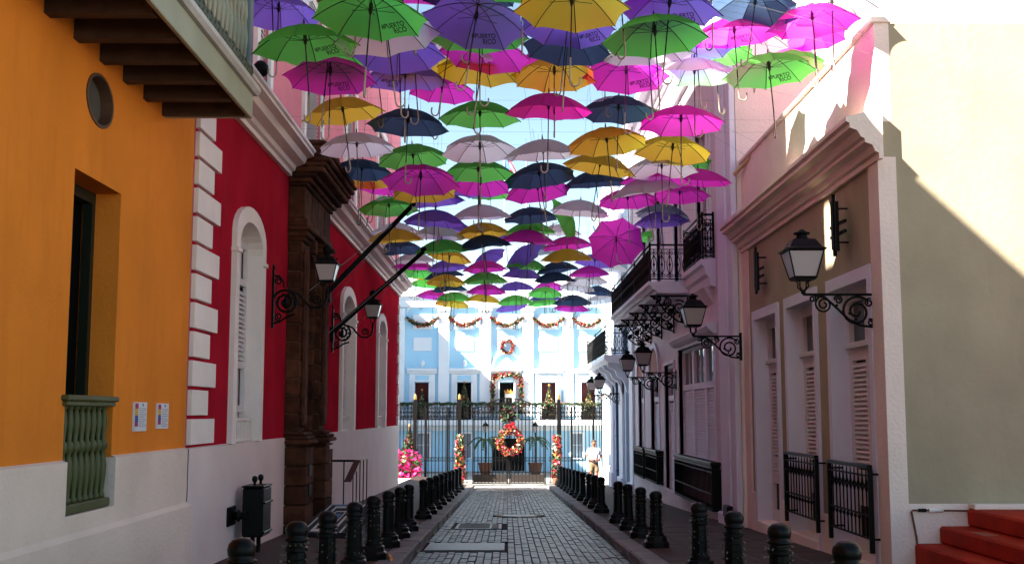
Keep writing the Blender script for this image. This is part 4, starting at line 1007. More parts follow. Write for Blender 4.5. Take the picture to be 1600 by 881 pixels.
# coat of arms board in the centre door
t = thing('emblem_board', 'white crowned emblem board hanging in the centre palace doorway', 'emblem', (px(795),61.85,1.7))
m = MB(T); m.box(px(789),px(802),.14,.17,1.75,2.45,.02); ob('board', m, M['screen'], t)
m = MB(T); m.prism([(px(791),2.25),(px(800),2.25),(px(800),1.98),(px(795.5),1.83),(px(791),1.98)], 1, .171, .19); ob('shield', m, M['iron'], t)
m = MB(T); m.prism([(px(788.5),2.46),(px(788),2.66),(px(791),2.55),(px(793),2.70),(px(795.5),2.57),(px(798),2.70),(px(800),2.55),(px(803),2.66),(px(802.5),2.46)], 1, .14, .18); ob('crown', m, M['gold'], t)
m = MB(T); m.lathe([(.01,-.07),(.06,-.03),(.06,.04),(.02,.08)], (px(795.5),.2,2.08), 7); ob('figure', m, M['whiteo'], t)

# flags on the palace roof
for u, v, lab, fl in ((788,250,'tall thin flagpole with red and white flag on the palace roof',True),(822,262,'tall thin bare flagpole on the palace roof',False)):
    p = PY(u, v, 66.0); t = thing('roof_flagpole', lab, 'flagpole', (p.x,66,8.3), group='flagpoles on the palace roof')
    m = MB(); m.tube([(p.x,66,8.3),(p.x,66,p.z+.4)], [.05,.03], 8); ob('pole', m, M['palw'], t)
    m = MB(); m.lathe([(.02,0),(.06,.04),(.06,.08),(.02,.12)], (p.x,66,p.z+.4), 8); ob('finial', m, M['gold'], t)
    if fl:
        m = MB()
        for r in range(5):
            m.mi = r % 2
            for c in range(8):
                g = lambda a, b: (p.x+.04+a*.11, 66+.07*math.sin(a*1.1+b*.4), p.z+.3-b*.19-a*.10-.01*a*a)
                m.poly([g(c,r),g(c+1,r),g(c+1,r+1),g(c,r+1)])
        fo = ob('flag', m, [mat('flag_red', (.5,.03,.06), .8), M['palw']], t)
        m = MB(); q = lambda a, b: (p.x+.04+a*.11, 65.985+.07*math.sin(a*1.1+b*.4), p.z+.3-b*.19-a*.10-.01*a*a); m.poly([q(0,0), q(3,2.5), q(0,5)]); ob('blue_triangle', m, mat('flag_blue', (.05,.12,.4), .8), fo)
# --- festive greenery
FM = [M['leaf'], M['redf'], M['gold'], M['whiteo'], M['pinkf']]
def arcpts(p0, p1, sag, n):
    return [Vector(p0).lerp(Vector(p1), i/n)+Vector((0,0,-sag*4*(i/n)*(1-i/n))) for i in range(n+1)]
def fuzzy(path, r, n):
    out = []
    for _ in range(n):
        k = random.random()*(len(path)-1); i = int(k); p = Vector(path[i]).lerp(Vector(path[min(i+1, len(path)-1)]), k-i)
        out.append(p+Vector((random.gauss(0,1), random.gauss(0,1), random.gauss(0,1))).normalized()*r*random.uniform(.2,1)); 
    return out
def festive(t, path, r, nl, nf, ls, fs, mix):
    m = MB(); m.tube(path, r*.45, 5, cap=False); leafcloud(m, fuzzy(path, r, nl), ls, mi=0); tag(ob('foliage', m, [M['leaf']], t), kind='stuff')
    m = MB(); leafcloud(m, fuzzy(path, r*1.15, nf), fs, mi=mix)
    tag(ob('flowers_and_baubles', m, FM, t), kind='stuff')
names = ['leftmost, partly in shade','second from left','centre, over the round wreath','second from right','rightmost']
for i, (a, b) in enumerate(bays):
    c = (px(a)+px(b))/2; w_ = .84; z = pz_(497)
    t = thing('swag_garland', 'red and gold swag garland high on the palace, '+names[i], 'garland', (c,61.7,z-.4), group='swags on the palace front')
    festive(t, arcpts((c-w_,61.75,z),(c+w_,61.75,z),.42,14), .12, 200, 300, .075, .07, [1,1,1,2,3] if i else [0,1,1,2])
def ring(c, r, n=24): return [Vector(c)+Vector((r*math.cos(2*math.pi*k/n), 0, r*math.sin(2*math.pi*k/n))) for k in range(n+1)]
t = thing('round_wreath', 'small round wreath on the upper palace wall above the centre door', 'wreath', (px(793),61.8,pz_(554)))
festive(t, ring((px(793),61.85,pz_(543)), .32), .11, 200, 360, .065, .065, [1,1,1,4,2,3])
t = thing('large_wreath', 'large red and gold wreath hung on the middle of the iron gate', 'wreath', (.14,48.6,-.35))
festive(t, ring((.14,48.62,.27), .45), .165, 700, 1300, .06, .055, [1,1,1,4,4,2,2,3])
m = MB(); leafcloud(m, [Vector((.14+random.gauss(0,.09),48.5,.93+random.gauss(0,.05))) for _ in range(26)], .09, mi=0); ob('bow', m, M['redf'], t)
t = thing('poinsettia_cluster', 'dark red cluster on the gate just above the large wreath', 'decoration', (.03,48.6,1.1))
pts_ = [Vector((.03+random.gauss(0,.16),48.65+random.gauss(0,.05),1.40+random.gauss(0,.16))) for _ in range(220)]
m = MB(); leafcloud(m, pts_, .09, mi=[0,1]); tag(ob('foliage', m, [M['leaf'], mat('dark_red_leaf', (.045,.006,.008), .8)], t), kind='stuff')
m = MB(); m.lathe([(.03,-.12),(.1,-.06),(.12,0),(.1,.06),(.03,.12)], (.03,48.72,1.4), 8); ob('core', m, M['iron'], t)
t = thing('door_garland', 'red and gold garland framing the centre palace door', 'garland', (px(793),61.8,1.1))
c = (px(bays[2][0])+px(bays[2][1]))/2
festive(t, [(c-.75,61.7,1.5),(c-.76,61.7,2.6),(c-.72,61.7,3.3),(c-.4,61.7,3.42),(c+.4,61.7,3.42),(c+.72,61.7,3.3),(c+.76,61.7,2.6),(c+.75,61.7,1.5)], .15, 420, 420, .085, .085, [1,1,1,2,3])
t = thing('balcony_garland', 'long green garland with baubles along the top of the palace balcony railing', 'garland', (0,61.05,1.9))
path = []
for k in range(40):
    x = -6.2+k*.31; path.append((x,61.02,1.93-.06*(k%2)))
festive(t, path, .11, 1100, 420, .07, .045, [1,2,2,3])
def xmas(name, x, y, z, h, r, lab, mix, n=420):
    t = thing(name, lab, 'christmas tree', (x,y,z), group='christmas trees')
    m = MB(); m.lathe([(.04,0),(.03,h*.5),(.01,h)], (x,y,z), 6); ob('trunk', m, M['wood'], t)
    m = MB(); P_ = []
    for _ in range(n*2):
        f = random.random()**.6; rr = r*(1-f*.93)*0+r*f; zz = z+h*(1.0-f*.86); a = random.uniform(0, 6.28); q = rr*random.uniform(.55,1)
        P_.append((x+q*math.cos(a), y+q*math.sin(a), zz))
    leafcloud(m, P_, .07, mi=0); tag(ob('crown', m, M['leaf'], t), kind='stuff')
    m = MB(); P_ = []
    for _ in range(n):
        f = random.random()**.6; a = random.uniform(0, 6.28); P_.append((x+r*f*1.02*math.cos(a), y+r*f*1.02*math.sin(a), z+h*(1-f*.86)))
    leafcloud(m, P_, .038, mi=mix); tag(ob('baubles', m, FM, t), kind='stuff')
    m = MB(); m.lathe([(.01,-.06),(.07,0),(.01,.08)], (x,y,z+h+.04), 6); ob('star', m, M['gold'], t)
dn = ['dark slim christmas tree in the leftmost palace door','bushy red topped christmas tree in the second palace door from left',None,'gold christmas tree in the second palace door from right','golden green christmas tree in the rightmost palace door behind the lantern']
for i, (a, b) in enumerate(bays):
    if dn[i]: xmas('christmas_tree', (px(a)+px(b))/2+.02, 61.55, 1.1, (1.5,1.9,0,1.75,1.55)[i], (.26,.40,0,.42,.36)[i], dn[i], ([2,3],[1,1,2,3],[],[2,2,3,1],[2,2,3])[i])

# =================================================================== FENCE AND GATE
YF = 48.8
fx = lambda u: (u-792)*.0268
fz = lambda v: 1.16+(655-v)*.0267
zb = -1.53
bar = MB(); bar.tube([(0,0,zb+.08),(0,0,1.62)], .017, 4); bar.lathe([(.004,0),(.022,.03),(.004,.11)], (0,0,1.62), 4); barme = bar.mesh('bar', M['iron'])
def post(t, x, z1, r=.05):
    m = MB(); m.box(x-r,x+r,YF-r,YF+r,zb,z1,.008); ob('post', m, M['iron'], t)
def fence(u0, u1, posts, thin, lab):
    t = thing('iron_fence', lab, 'fence', (fx((u0+u1)/2),YF,zb), group='palace fence')
    x0, x1 = fx(u0), fx(u1)
    for u in posts:
        post(t, fx(u), 1.98, .075)
        m = MB(); m.lathe([(.03,0),(.07,.03),(.05,.08),(.06,.14),(.04,.2),(.01,.25)], (fx(u),YF,1.98), 8); ob('post_finial', m, M['gold'], t)
    for u in thin: post(t, fx(u), 1.66, .04)
    m = MB()
    for z, h in ((1.60,.03),(1.14,.035),(-.42,.02),(-.56,.02),(-1.05,.03),(zb+.07,.04)): m.box(x0,x1,YF-.018,YF+.018,z,z+h)
    ob('rail', m, M['iron'], t)
    m = MB(); n = int((x1-x0)/.22)
    for k in range(n):
        x = x0+(k+.5)*(x1-x0)/n
        for s in (-1, 1):
            m.tube([(x+s*p[0],YF,1.37+p[1]) for p in spiral((.05,.08),.055,.012,1.5,-1.3,10)], .014, 4); m.tube([(x+s*p[0],YF,1.37-p[1]) for p in spiral((.05,.08),.055,.012,1.5,-1.3,10)], .014, 4)
    tag(ob('scroll_band', m, M['iron'], t), kind='stuff')
    m = MB()
    for k in range(int((x1-x0)/.13)):
        x = x0+.06+k*.13; m.tube([(x+.055*math.cos(a*math.pi/4),YF,-.48+.055*math.sin(a*math.pi/4)) for a in range(8)], .008, 4, closed=True)
    tag(ob('ring_band', m, M['iron'], t), kind='stuff')
    n = int((x1-x0)/.145)
    for k in range(n):
        o = bpy.data.objects.new('bar', barme); o.location = (x0+(k+.5)*(x1-x0)/n, YF, 0); link(o, t)
fence(612,733,[649,718],[666,700],'tall black iron fence with pale finials left of the gate')
fence(857,945,[873,942],[893,927],'tall black iron fence with pale finials right of the gate')
for s, (u0, u1), lab in ((-1,(738,795),'left leaf of the black iron gate with arched top'),(1,(795,853),'right leaf of the black iron gate with arched top')):
    t = thing('iron_gate', lab, 'gate', (fx((u0+u1)/2),YF,zb), group='gate leaves')
    x0, x1 = fx(u0)+.006, fx(u1)-.006
    for x in (x0+.03, x1-.03): 
        m = MB(); m.box(x-.026,x+.026,YF-.03,YF+.03,zb+.03,1.66 if (x-x0 < .1) == (s < 0) else 2.0); ob('stile', m, M['iron'], t)
    xo, xi = (x0, x1) if s < 0 else (x1, x0)
    arch = lambda f: 1.62+.42*math.sin(max(0, f-.12)/.88*math.pi/2)
    m = MB(); m.tube([(xo+(xi-xo)*f, YF, arch(f)) for f in [k/14 for k in range(15)]], .022, 5); m.tube([(xo+(xi-xo)*f, YF, arch(f)-.13) for f in [k/14 for k in range(15)]], .012, 5); ob('arched_top', m, M['iron'], t)
    m = MB()
    for z, h in ((1.14,.035),(-.42,.02),(-.56,.02),(-1.02,.03),(zb+.05,.04)): m.box(x0,x1,YF-.016,YF+.016,z,z+h)
    ob('rail', m, M['iron'], t)
    n = 10
    for k in range(n):
        f = (k+.6)/(n+.2); mm = MB(); mm.tube([(0,0,zb+.06),(0,0,arch(f)-.02)], .018, 4); o = ob('bar', mm, M['iron'], t, True, (xo+(xi-xo)*f, YF, 0))
    m = MB()
    for k in range(11):
        x = x0+.1+k*.135; m.tube([(x+.055*math.cos(a*math.pi/4),YF,-.49+.055*math.sin(a*math.pi/4)) for a in range(8)], .008, 4, closed=True)
    for k in range(7):
        x = x0+.15+k*.2
        for q in (-1, 1): m.tube([(x+q*p[0],YF,1.38+p[1]) for p in spiral((.05,.06),.055,.012,1.5,-1.3,10)], .014, 4)
    tag(ob('scrollwork', m, M['iron'], t), kind='stuff')
    m = MB(); m.box(x0+.06,x1-.06,YF-.012,YF+.012,zb+.10,zb+.42); ob('kick_plate', m, mat('brown_iron', (.016,.011,.010), .6), t)
# flower columns
for u, lab in ((720,'tall column of red and gold poinsettias left of the gate'),(869,'tall column of red and gold poinsettias right of the gate')):
    x = fx(u); t = thing('flower_column', lab, 'flower column', (x,48.2,zb), group='flower columns by the gate')
    m = MB(); m.lathe([(.12,0),(.16,.1),(.19,.28),(.2,.32)], (x,48.2,zb), 12); ob('pot', m, M['terra'], t)
    P_ = []
    for _ in range(700):
        f = random.random(); a = random.uniform(0, 6.28); r = .25*(1-.45*f)*random.uniform(.5,1); P_.append((x+r*math.cos(a), 48.2+r*math.sin(a), zb+.3+1.75*f))
    m = MB(); m.lathe([(.1,.3),(.12,1.9)], (x,48.2,zb), 6); leafcloud(m, P_[:300], .09, mi=0); tag(ob('foliage', m, [M['leaf']], t), kind='stuff')
    m = MB(); leafcloud(m, P_[300:], .085, mi=[0,1,1,2,3,4,4]); tag(ob('flowers', m, [M['palm'],M['redf'],M['gold'],M['whiteo'],M['pinkf']], t), kind='stuff')
# bougainvillea planter and small tree
x0, x1 = fx(612), fx(664)
t = thing('flower_planter', 'white planter overflowing with bright magenta flowers at the foot of the fence', 'planter', ((x0+x1)/2,48.1,zb))
m = MB(); m.box(x0,x1-.3,47.75,48.45,zb-.05,zb+.32,.03); ob('trough', m, M['planter'], t)
P_ = [(random.uniform(x0,x1-.05), 48.1+random.gauss(0,.2), zb+.3+1.15*random.random()**1.1) for _ in range(900)]
P_ = [p for p in P_ if p[2]-zb-.3 < 1.2*(1-((p[0]-x0-.5)/1.2)**2*.6)]
m = MB(); leafcloud(m, P_[:250], .09, mi=0); tag(ob('leaves', m, M['palm'], t), kind='stuff')
m = MB(); leafcloud(m, P_[250:], .085, mi=0); tag(ob('blossom', m, M['boug'], t), kind='stuff')
xmas('christmas_tree', fx(637), 49.9, -.9, 1.75, .5, 'dark red christmas tree behind the magenta flowers inside the fence', [1,1,0], 300)
# potted palms and yard lamps
for u, lab, l2 in ((759,'potted palm behind the gate left of the entrance','black post lantern behind the left potted palm'),(836,'potted palm behind the gate right of the entrance','black post lantern behind the right potted palm')):
    x = (u-792)*58/1811; Y = 58.0
    t = thing('potted_palm', lab, 'palm', (x,Y,-1.6), group='potted palms')
    m = MB(); m.lathe([(.22,0),(.3,.25),(.34,.5),(.38,.55),(.36,.6)], (x,Y,-1.6), 12); ob('pot', m, M['terra'], t)
    m = MB(); m.tube([(x,Y,-1.0),(x+.03,Y,-.4),(x,Y,.1)], .05, 6); ob('trunk', m, M['wood'], t)
    for k in range(15):
        a = 2*math.pi*k/15+random.uniform(-.2,.2); L_ = random.uniform(.7,1.05); m = MB(); pr = None
        up = random.uniform(.25,.8)
        for i in range(12):
            f = i/11; c = Vector((x+L_*f*math.cos(a), Y+L_*f*math.sin(a), .1+up*f*1.2-1.35*f*f*(.55+.3*up)))
            if pr is not None:
                d = (c-pr).normalized(); sd = d.cross(Vector((0,0,1))).normalized()
                for s in (-1, 1):
                    tip = c+sd*s*.20*(1-f*.6)+Vector((0,0,-.07)); m.poly([pr, c, tip])
            pr = c
        ob('frond', m, M['palm'], t)
    t = thing('post_lantern', l2, 'lantern', (x,59.6,-1.6), group='post lanterns in the yard')
    x2 = x*59.6/58
    m = MB(); m.lathe([(.12,0),(.1,.15),(.04,.3),(.035,2.0),(.06,2.05)], (x2,59.6,-1.6), 8); ob('post', m, M['iron'], t)
    m = MB(); m.lathe([(.09,2.06),(.15,2.36)], (x2,59.6,-1.6), 6); ob('glass', m, M['lampglass'], t)
    m = MB(); m.lathe([(.19,2.365),(.1,2.5),(.03,2.55),(.03,2.62)], (x2,59.6,-1.6), 8); ob('cap', m, M['iron'], t)

# =================================================================== BOLLARDS
sh = [(.105,.16),(.105,.185),(.088,.20),(.082,.23),(.076,.52),(.088,.53),(.088,.555),(.074,.565),(.070,.60)]
m = MB()
n = 20; rings = []
for r, z in sh:
    ringv = []
    for k in range(n):
        rr = r*(1-.05*(k % 2)) if .2 < z < .53 else r; a = 2*math.pi*k/n; ringv.append(m.vert((rr*math.cos(a), rr*math.sin(a), z)))
    rings.append(ringv)
m.smooth = False
for A, B in zip(rings, rings[1:]):
    for k in range(n): m.face([A[k],A[(k+1)%n],B[(k+1)%n],B[k]])
shaft_me = m.mesh('shaft', M['ironp'])
m = MB(); m.lathe([(.175,-.06),(.175,.07),(.165,.085),(.145,.10),(.14,.15),(.125,.162)], seg=8, smooth=False, rot=math.pi/8); base_me = m.mesh('base', M['ironp'])
m = MB(); m.lathe([(.070,.595),(.092,.605),(.092,.62),(.074,.628),(.084,.655),(.088,.685),(.080,.715),(.058,.738),(.03,.748),(.005,.75)], seg=16); head_me = m.mesh('cap', M['ironp'])
def bollard(x, y, lab, grp):
    t = thing('bollard', lab, 'bollard', (x,y,zst(y)+.135), random.uniform(0,.4), group=grp)
    t.rotation_euler = (random.gauss(0,.014), random.gauss(0,.014), random.uniform(-.1,.1)); WM[t.name] = t.matrix_basis.copy()
    for nm, me in (('base',base_me),('shaft',shaft_me),('cap',head_me)): link(bpy.data.objects.new(nm, me), t, False)
    return t
BLs = [7.14,8.93,10.5,12.35,14.15,15.95,17.6,19.2,22.6,24.4,26.4,28.4,30.5,32.5,34.4,37.2,40.0]
BRs = [6.95,8.68,10.45,12.25,15.8,17.6,19.3,21.2,24.9,26.9,28.5,31.0,32.9,34.9,36.7,38.6,40.8,43.0,45.2]
for i, y in enumerate(BLs): bollard(-1.6, y, 'black iron bollard on the left kerb, %s from the camera%s' % (ORD[i], ', wrapped in fairy lights' if i < 5 else ''), 'bollards along the left kerb')
for i, y in enumerate(BRs): bollard(2.0, y, 'black iron bollard on the right kerb, %s from the camera%s' % (ORD[i], ', wrapped in fairy lights' if i < 6 else ''), 'bollards along the right kerb')
def fairy(x, y, lab):
    t = thing('fairy_lights', lab, 'string lights', (x,y,zst(y)+.135), group='fairy lights on bollards')
    m = MB(); P_ = []; nt_ = 7
    for k in range(nt_*14+1):
        f = k/(nt_*14); a = f*nt_*2*math.pi; r = .108-.02*f; P_.append((r*math.cos(a), r*math.sin(a), .19+.40*f))
    m.tube(P_, .004, 4); ob('cable', m, M['iron'], t, False)
    m = MB()
    for k in range(52):
        p = Vector(random.choice(P_)); d = Vector((p.x, p.y, random.gauss(0,.05))).normalized(); m.tube([p, p+d*random.uniform(.012,.028)], [.006,.002], 4)
    tag(ob('bulbs', m, M['bulb'], t, False), kind='stuff')
for i, y in enumerate(BLs[:5]): fairy(-1.6, y, 'fairy lights wound round the %s left bollard from the camera' % ORD[i])
for i, y in enumerate(BRs[:6]): fairy(2.0, y, 'fairy lights wound round the %s right bollard from the camera' % ORD[i])
for sx, kx, lab in ((-1,KL,'loose light cable drooping along the left kerb face'),(1,KR,'loose light cable drooping in loops along the right kerb face')):
    P_ = []; y = 8.0
    while y < 40:
        f = (y % 1.75)/1.75; P_.append((kx+(.02 if sx < 0 else -.02), y, zst(y)+.125-.10*math.sin(math.pi*f)-.005*random.random())); y += .16
    m = MB(); m.tube(P_, .006, 4); tag(ob('light_cable', m, mat('grey_cable', (.07,.07,.065), .5)), lab, 'cable')
t = thing('cable_plug', 'small amber cable plug at the foot of the fifth left bollard', 'plug', (-1.42,14.0,zst(14)+.14))
m = MB(); m.tube([(-1.42,14.3,zst(14.3)+.16),(-1.36,13.95,zst(13.95)+.155)], .022, 6); ob('plug_body', m, M['orangebulb'], t)
m = MB(); m.tube([(-1.42,14.3,zst(14.3)+.16),(-1.5,14.5,zst(14.5)+.2)], .008, 5); ob('lead', m, M['iron'], t)

# =================================================================== PERSON
def skinned(name, verts, edges, mt, parent, loc, sub=2, root=0):
    me = bpy.data.meshes.new(name); me.from_pydata([v[0] for v in verts], edges, []); me.materials.append(mt)
    o = bpy.data.objects.new(name, me); o.location = loc; link(o, parent)
    md = o.modifiers.new('Skin', 'SKIN'); md.use_smooth_shade = True
    if not me.skin_vertices: 
        raise RuntimeError('no skin layer')
    for i, v in enumerate(verts):
        r = v[1]; me.skin_vertices[0].data[i].radius = r if isinstance(r, tuple) else (r, r)
        me.skin_vertices[0].data[i].use_root = (i == root)
    s = o.modifiers.new('Sub', 'SUBSURF'); s.levels = sub; s.render_levels = sub
    return o
pl = (3.40, 45.7, zst(45.7)+.128)
t = thing('person', 'person in white t-shirt and khaki shorts standing by the fence with hands at the waist', 'person', pl)
V = [((0,0,.93),(.15,.11)),((0,0,1.10),(.14,.10)),((0,0,1.30),(.16,.105)),((0,.005,1.43),(.085,.075)),((0,0,1.50),.058),((0,-.012,1.56),(.072,.085)),((0,-.012,1.63),(.078,.095)),((0,0,1.70),(.055,.065))]
Ed = [(i,i+1) for i in range(7)]
def chain(start, pts):
    p = start
    for q in pts: V.append(q); Ed.append((p, len(V)-1)); p = len(V)-1
    return p
for s in (-1, 1):
    chain(0, [((s*.10,0,.86),.095),((s*.115,-.02,.49),.062),((s*.12,.0,.30),.058),((s*.12,.02,.09),.042),((s*.14,-.12,.035),.038)])
    w = chain(2, [((s*.17,0,1.39),.062),((s*.235,.03,1.22),.050),((s*.275,.02,1.10),.042),((s*.20,-.12,1.0),.034),((s*.14,-.17,.965),.026),((s*.10,-.185,.955),(.030,.016))])
    for k in range(4):
        dz = .022-k*.016; L_ = (.9,1.0,.95,.75)[k]
        chain(w, [((s*.075,-.195,.955+dz),.009),((s*(.075-.030*L_),-.205,.948+dz),.0085),((s*(.075-.052*L_),-.200,.940+dz),.0075)])
    chain(w, [((s*.10,-.20,.99),.010),((s*.075,-.215,1.0),.008)])
# nose and ears grow from the head
chain(6, [((0,-.112,1.60),.012)])
for s in (-1, 1): chain(6, [((s*.088,.005,1.605),.012)])
skinned('body', V, Ed, M['skin'], t, pl)
V = [((0,0,.84),(.205,.155)),((0,0,.95),(.195,.15)),((0,0,1.10),(.185,.14)),((0,0,1.28),(.195,.14)),((0,0,1.40),(.135,.10)),((0,0,1.45),(.085,.075))]
Ed = [(i,i+1) for i in range(5)]
for s in (-1, 1): chain(3, [((s*.19,0,1.37),.085),((s*.245,.03,1.22),.078),((s*.262,.035,1.15),.075)])
skinned('t_shirt', V, Ed, M['shirt'], t, pl)
V = [((0,0,.93),(.175,.135)),((0,0,.85),(.175,.135))]; Ed = [(0,1)]
for s in (-1, 1): chain(1, [((s*.10,0,.74),.105),((s*.118,-.02,.48),.095)])
skinned('shorts', V, Ed, M['shorts'], t, pl)
m = MB(); P_ = [(.212*math.cos(a*math.pi/10), .165*math.sin(a*math.pi/10), .945) for a in range(20)]; m.tube(P_, .022, 6, closed=True); m.box(-.09,.09,-.20,-.15,.91,.99,.015); ob('waist_pouch', m, M['belt'], t, False)
m = MB()
for i in range(7):
    pass
m.lathe([(.088,0),(.094,.03),(.088,.07),(.06,.105),(.02,.12)], (0,.012,1.635), 12); ob('hair', m, mat('dark_hair', (.035,.02,.015), .7), t, False)
for s in (-1, 1):
    m = MB(); m.lathe([(.001,-.011),(.010,0),(.001,.011)], (s*.032,-.098,1.625), 8); ob('eye', m, mat('eye', (.02,.015,.012), .3), t, False)
    m = MB(); m.box(s*.125-.05,s*.125+.05,-.19,.07,-.0,.075,.025); ob('shoe', m, M['shoe'], t, False)
m = MB(); m.box(-.025,.025,-.104,-.096,1.566,1.574); ob('mouth', m, mat('lips', (.30,.10,.09), .5), t, False)

# =================================================================== UMBRELLAS
UR, UH, US = .50, .222, 1.05
def zrib(r): return UH*(1-(r/UR)**1.9)
def cpt(r, k, tt, rot=0):
    """point of the canopy: gore k, tt in -1..1 across the gore"""
    rr = r*(1-.040*(1-tt*tt)*(r/UR)**1.5); a0 = rot+k*math.pi/4; a1 = a0+math.pi/4; f = (tt+1)/2
    A = Vector((math.cos(a0), math.sin(a0), 0)); B = Vector((math.cos(a1), math.sin(a1), 0))
    p = A.lerp(B, f)*rr; p.z = zrib(rr)-.012*(1-tt*tt)*(r/UR); return p
def canopy_mesh(col, seed):
    rnd = random.Random(seed); NR, NT = 8, 6
    am = [(rnd.uniform(-.014,.014), rnd.uniform(-.010,.010), rnd.uniform(0,6.28), rnd.uniform(-.02,.012)) for _ in range(8)]
    def cp(r, k, tt):
        p = cpt(r, k, tt); f = r/UR; a = am[k]; w = 1-tt*tt
        p.z += f*w*(a[0]+a[1]*math.sin(7*f+a[2]+2*tt))+f*f*f*w*a[3]; return p
    m = MB(); m.smooth = True
    apex = m.vert((0,0,UH))
    for k in range(8):
        G = [[m.vert(cp(UR*(i+1)/NR, k, -1+2*j/NT)) for j in range(NT+1)] for i in range(NR)]
        for j in range(NT): m.face([apex, G[0][j], G[0][j+1]])
        for i in range(NR-1):
            for j in range(NT): m.face([G[i][j], G[i+1][j], G[i+1][j+1], G[i][j+1]])
    return m.mesh('canopy', UM[col])
CAN = {(c, q): canopy_mesh(c, hash((len(c), q)) % 1000) for c in UCOL for q in range(4)}
def rib_mb(m, a):
    P_ = [(r*math.cos(a), r*math.sin(a), zrib(r)-.008) for r in [UR*i/7 for i in range(8)]]
    m.tube(P_, .0045, 4); return m
RIB1 = rib_mb(MB(), 0).mesh('rib', M['shaft'])
m = MB()
for k in range(8): rib_mb(m, k*math.pi/4)
RIBS = m.mesh('ribs', M['shaft'])
m = MB(); m.tube([(0,0,UH-.01),(0,0,-.42)], .0068, 6); m.lathe([(.009,-.06),(.018,-.03),(.018,.03),(.009,.05)], (0,0,.10), 8)
for k in range(8):
    a = k*math.pi/4; m.tube([(0,0,.08),(.26*math.cos(a),.26*math.sin(a),zrib(.26)-.012)], .003, 3)
SHAFT = m.mesh('shaft', M['shaft'])
m = MB(); hp = [(0,0,-.42),(0,0,-.62)]+[(.042-.042*math.cos(a), 0, -.62-.05*math.sin(a)) for a in [math.pi*i/9 for i in range(1,10)]]+[(.084,0,-.59)]
m.tube(hp, .0085, 6); HAND = m.mesh('handle', M['handle'])
m = MB(); m.lathe([(.012,-.005),(.010,.02),(.005,.06)], (0,0,UH), 6); FERR = m.mesh('ferrule', M['shaft'])
TXT = None
def text_mesh():
    cu = bpy.data.curves.new('lettering', 'FONT'); cu.body = '#PUERTO\nRICO'; cu.align_x = 'RIGHT'; cu.size = 1; cu.space_line = .82; cu.offset = .018
    o = bpy.data.objects.new('lettering', cu); COL.objects.link(o)
    dg = bpy.context.evaluated_depsgraph_get(); me = bpy.data.meshes.new_from_object(o.evaluated_get(dg))
    bpy.data.objects.remove(o); bpy.data.curves.remove(cu)
    vs_ = [v.co.copy() for v in me.vertices]; fs_ = [tuple(p.vertices) for p in me.polygons]; bpy.data.meshes.remove(me); return vs_, fs_
TV, TF = text_mesh()
tx0, tx1 = min(v.x for v in TV), max(v.x for v in TV); ty0, ty1 = min(v.y for v in TV), max(v.y for v in TV)
def surf(x, y):
    r = math.hypot(x, y); a = math.atan2(y, x) % (math.pi/4); tt = a/(math.pi/8)-1
    # invert chord interpolation: scale along the ray
    ch = math.cos(math.pi/8)/math.cos(a-math.pi/8); rr = r/ch
    return zrib(min(rr, UR))-.012*(1-tt*tt)*(rr/UR)
def lettering(inside):
    """lettering on the gore whose middle is at local angle 22.5 deg"""
    me = bpy.data.meshes.new('lettering'); W_ = .235; k = W_/(tx1-tx0); out = []
    mid = math.pi/8; e = Vector((math.cos(mid), math.sin(mid), 0)); n_ = Vector((-e.y, e.x, 0))
    for v in TV:
        x = (v.x-(tx0+tx1)/2)*k; y = (v.y-(ty0+ty1)/2)*k
        p = e*(.355-y)+n_*(-x)          # outer rim is the foot of the letters
        out.append((p.x, p.y, surf(p.x, p.y)+(-.020 if inside else .024)))
    me.from_pydata(out, [], TF); me.materials.append(UM['print_dark'] if inside else UM['print_light']); return me
LET_IN, LET_OUT = lettering(True), lettering(False)
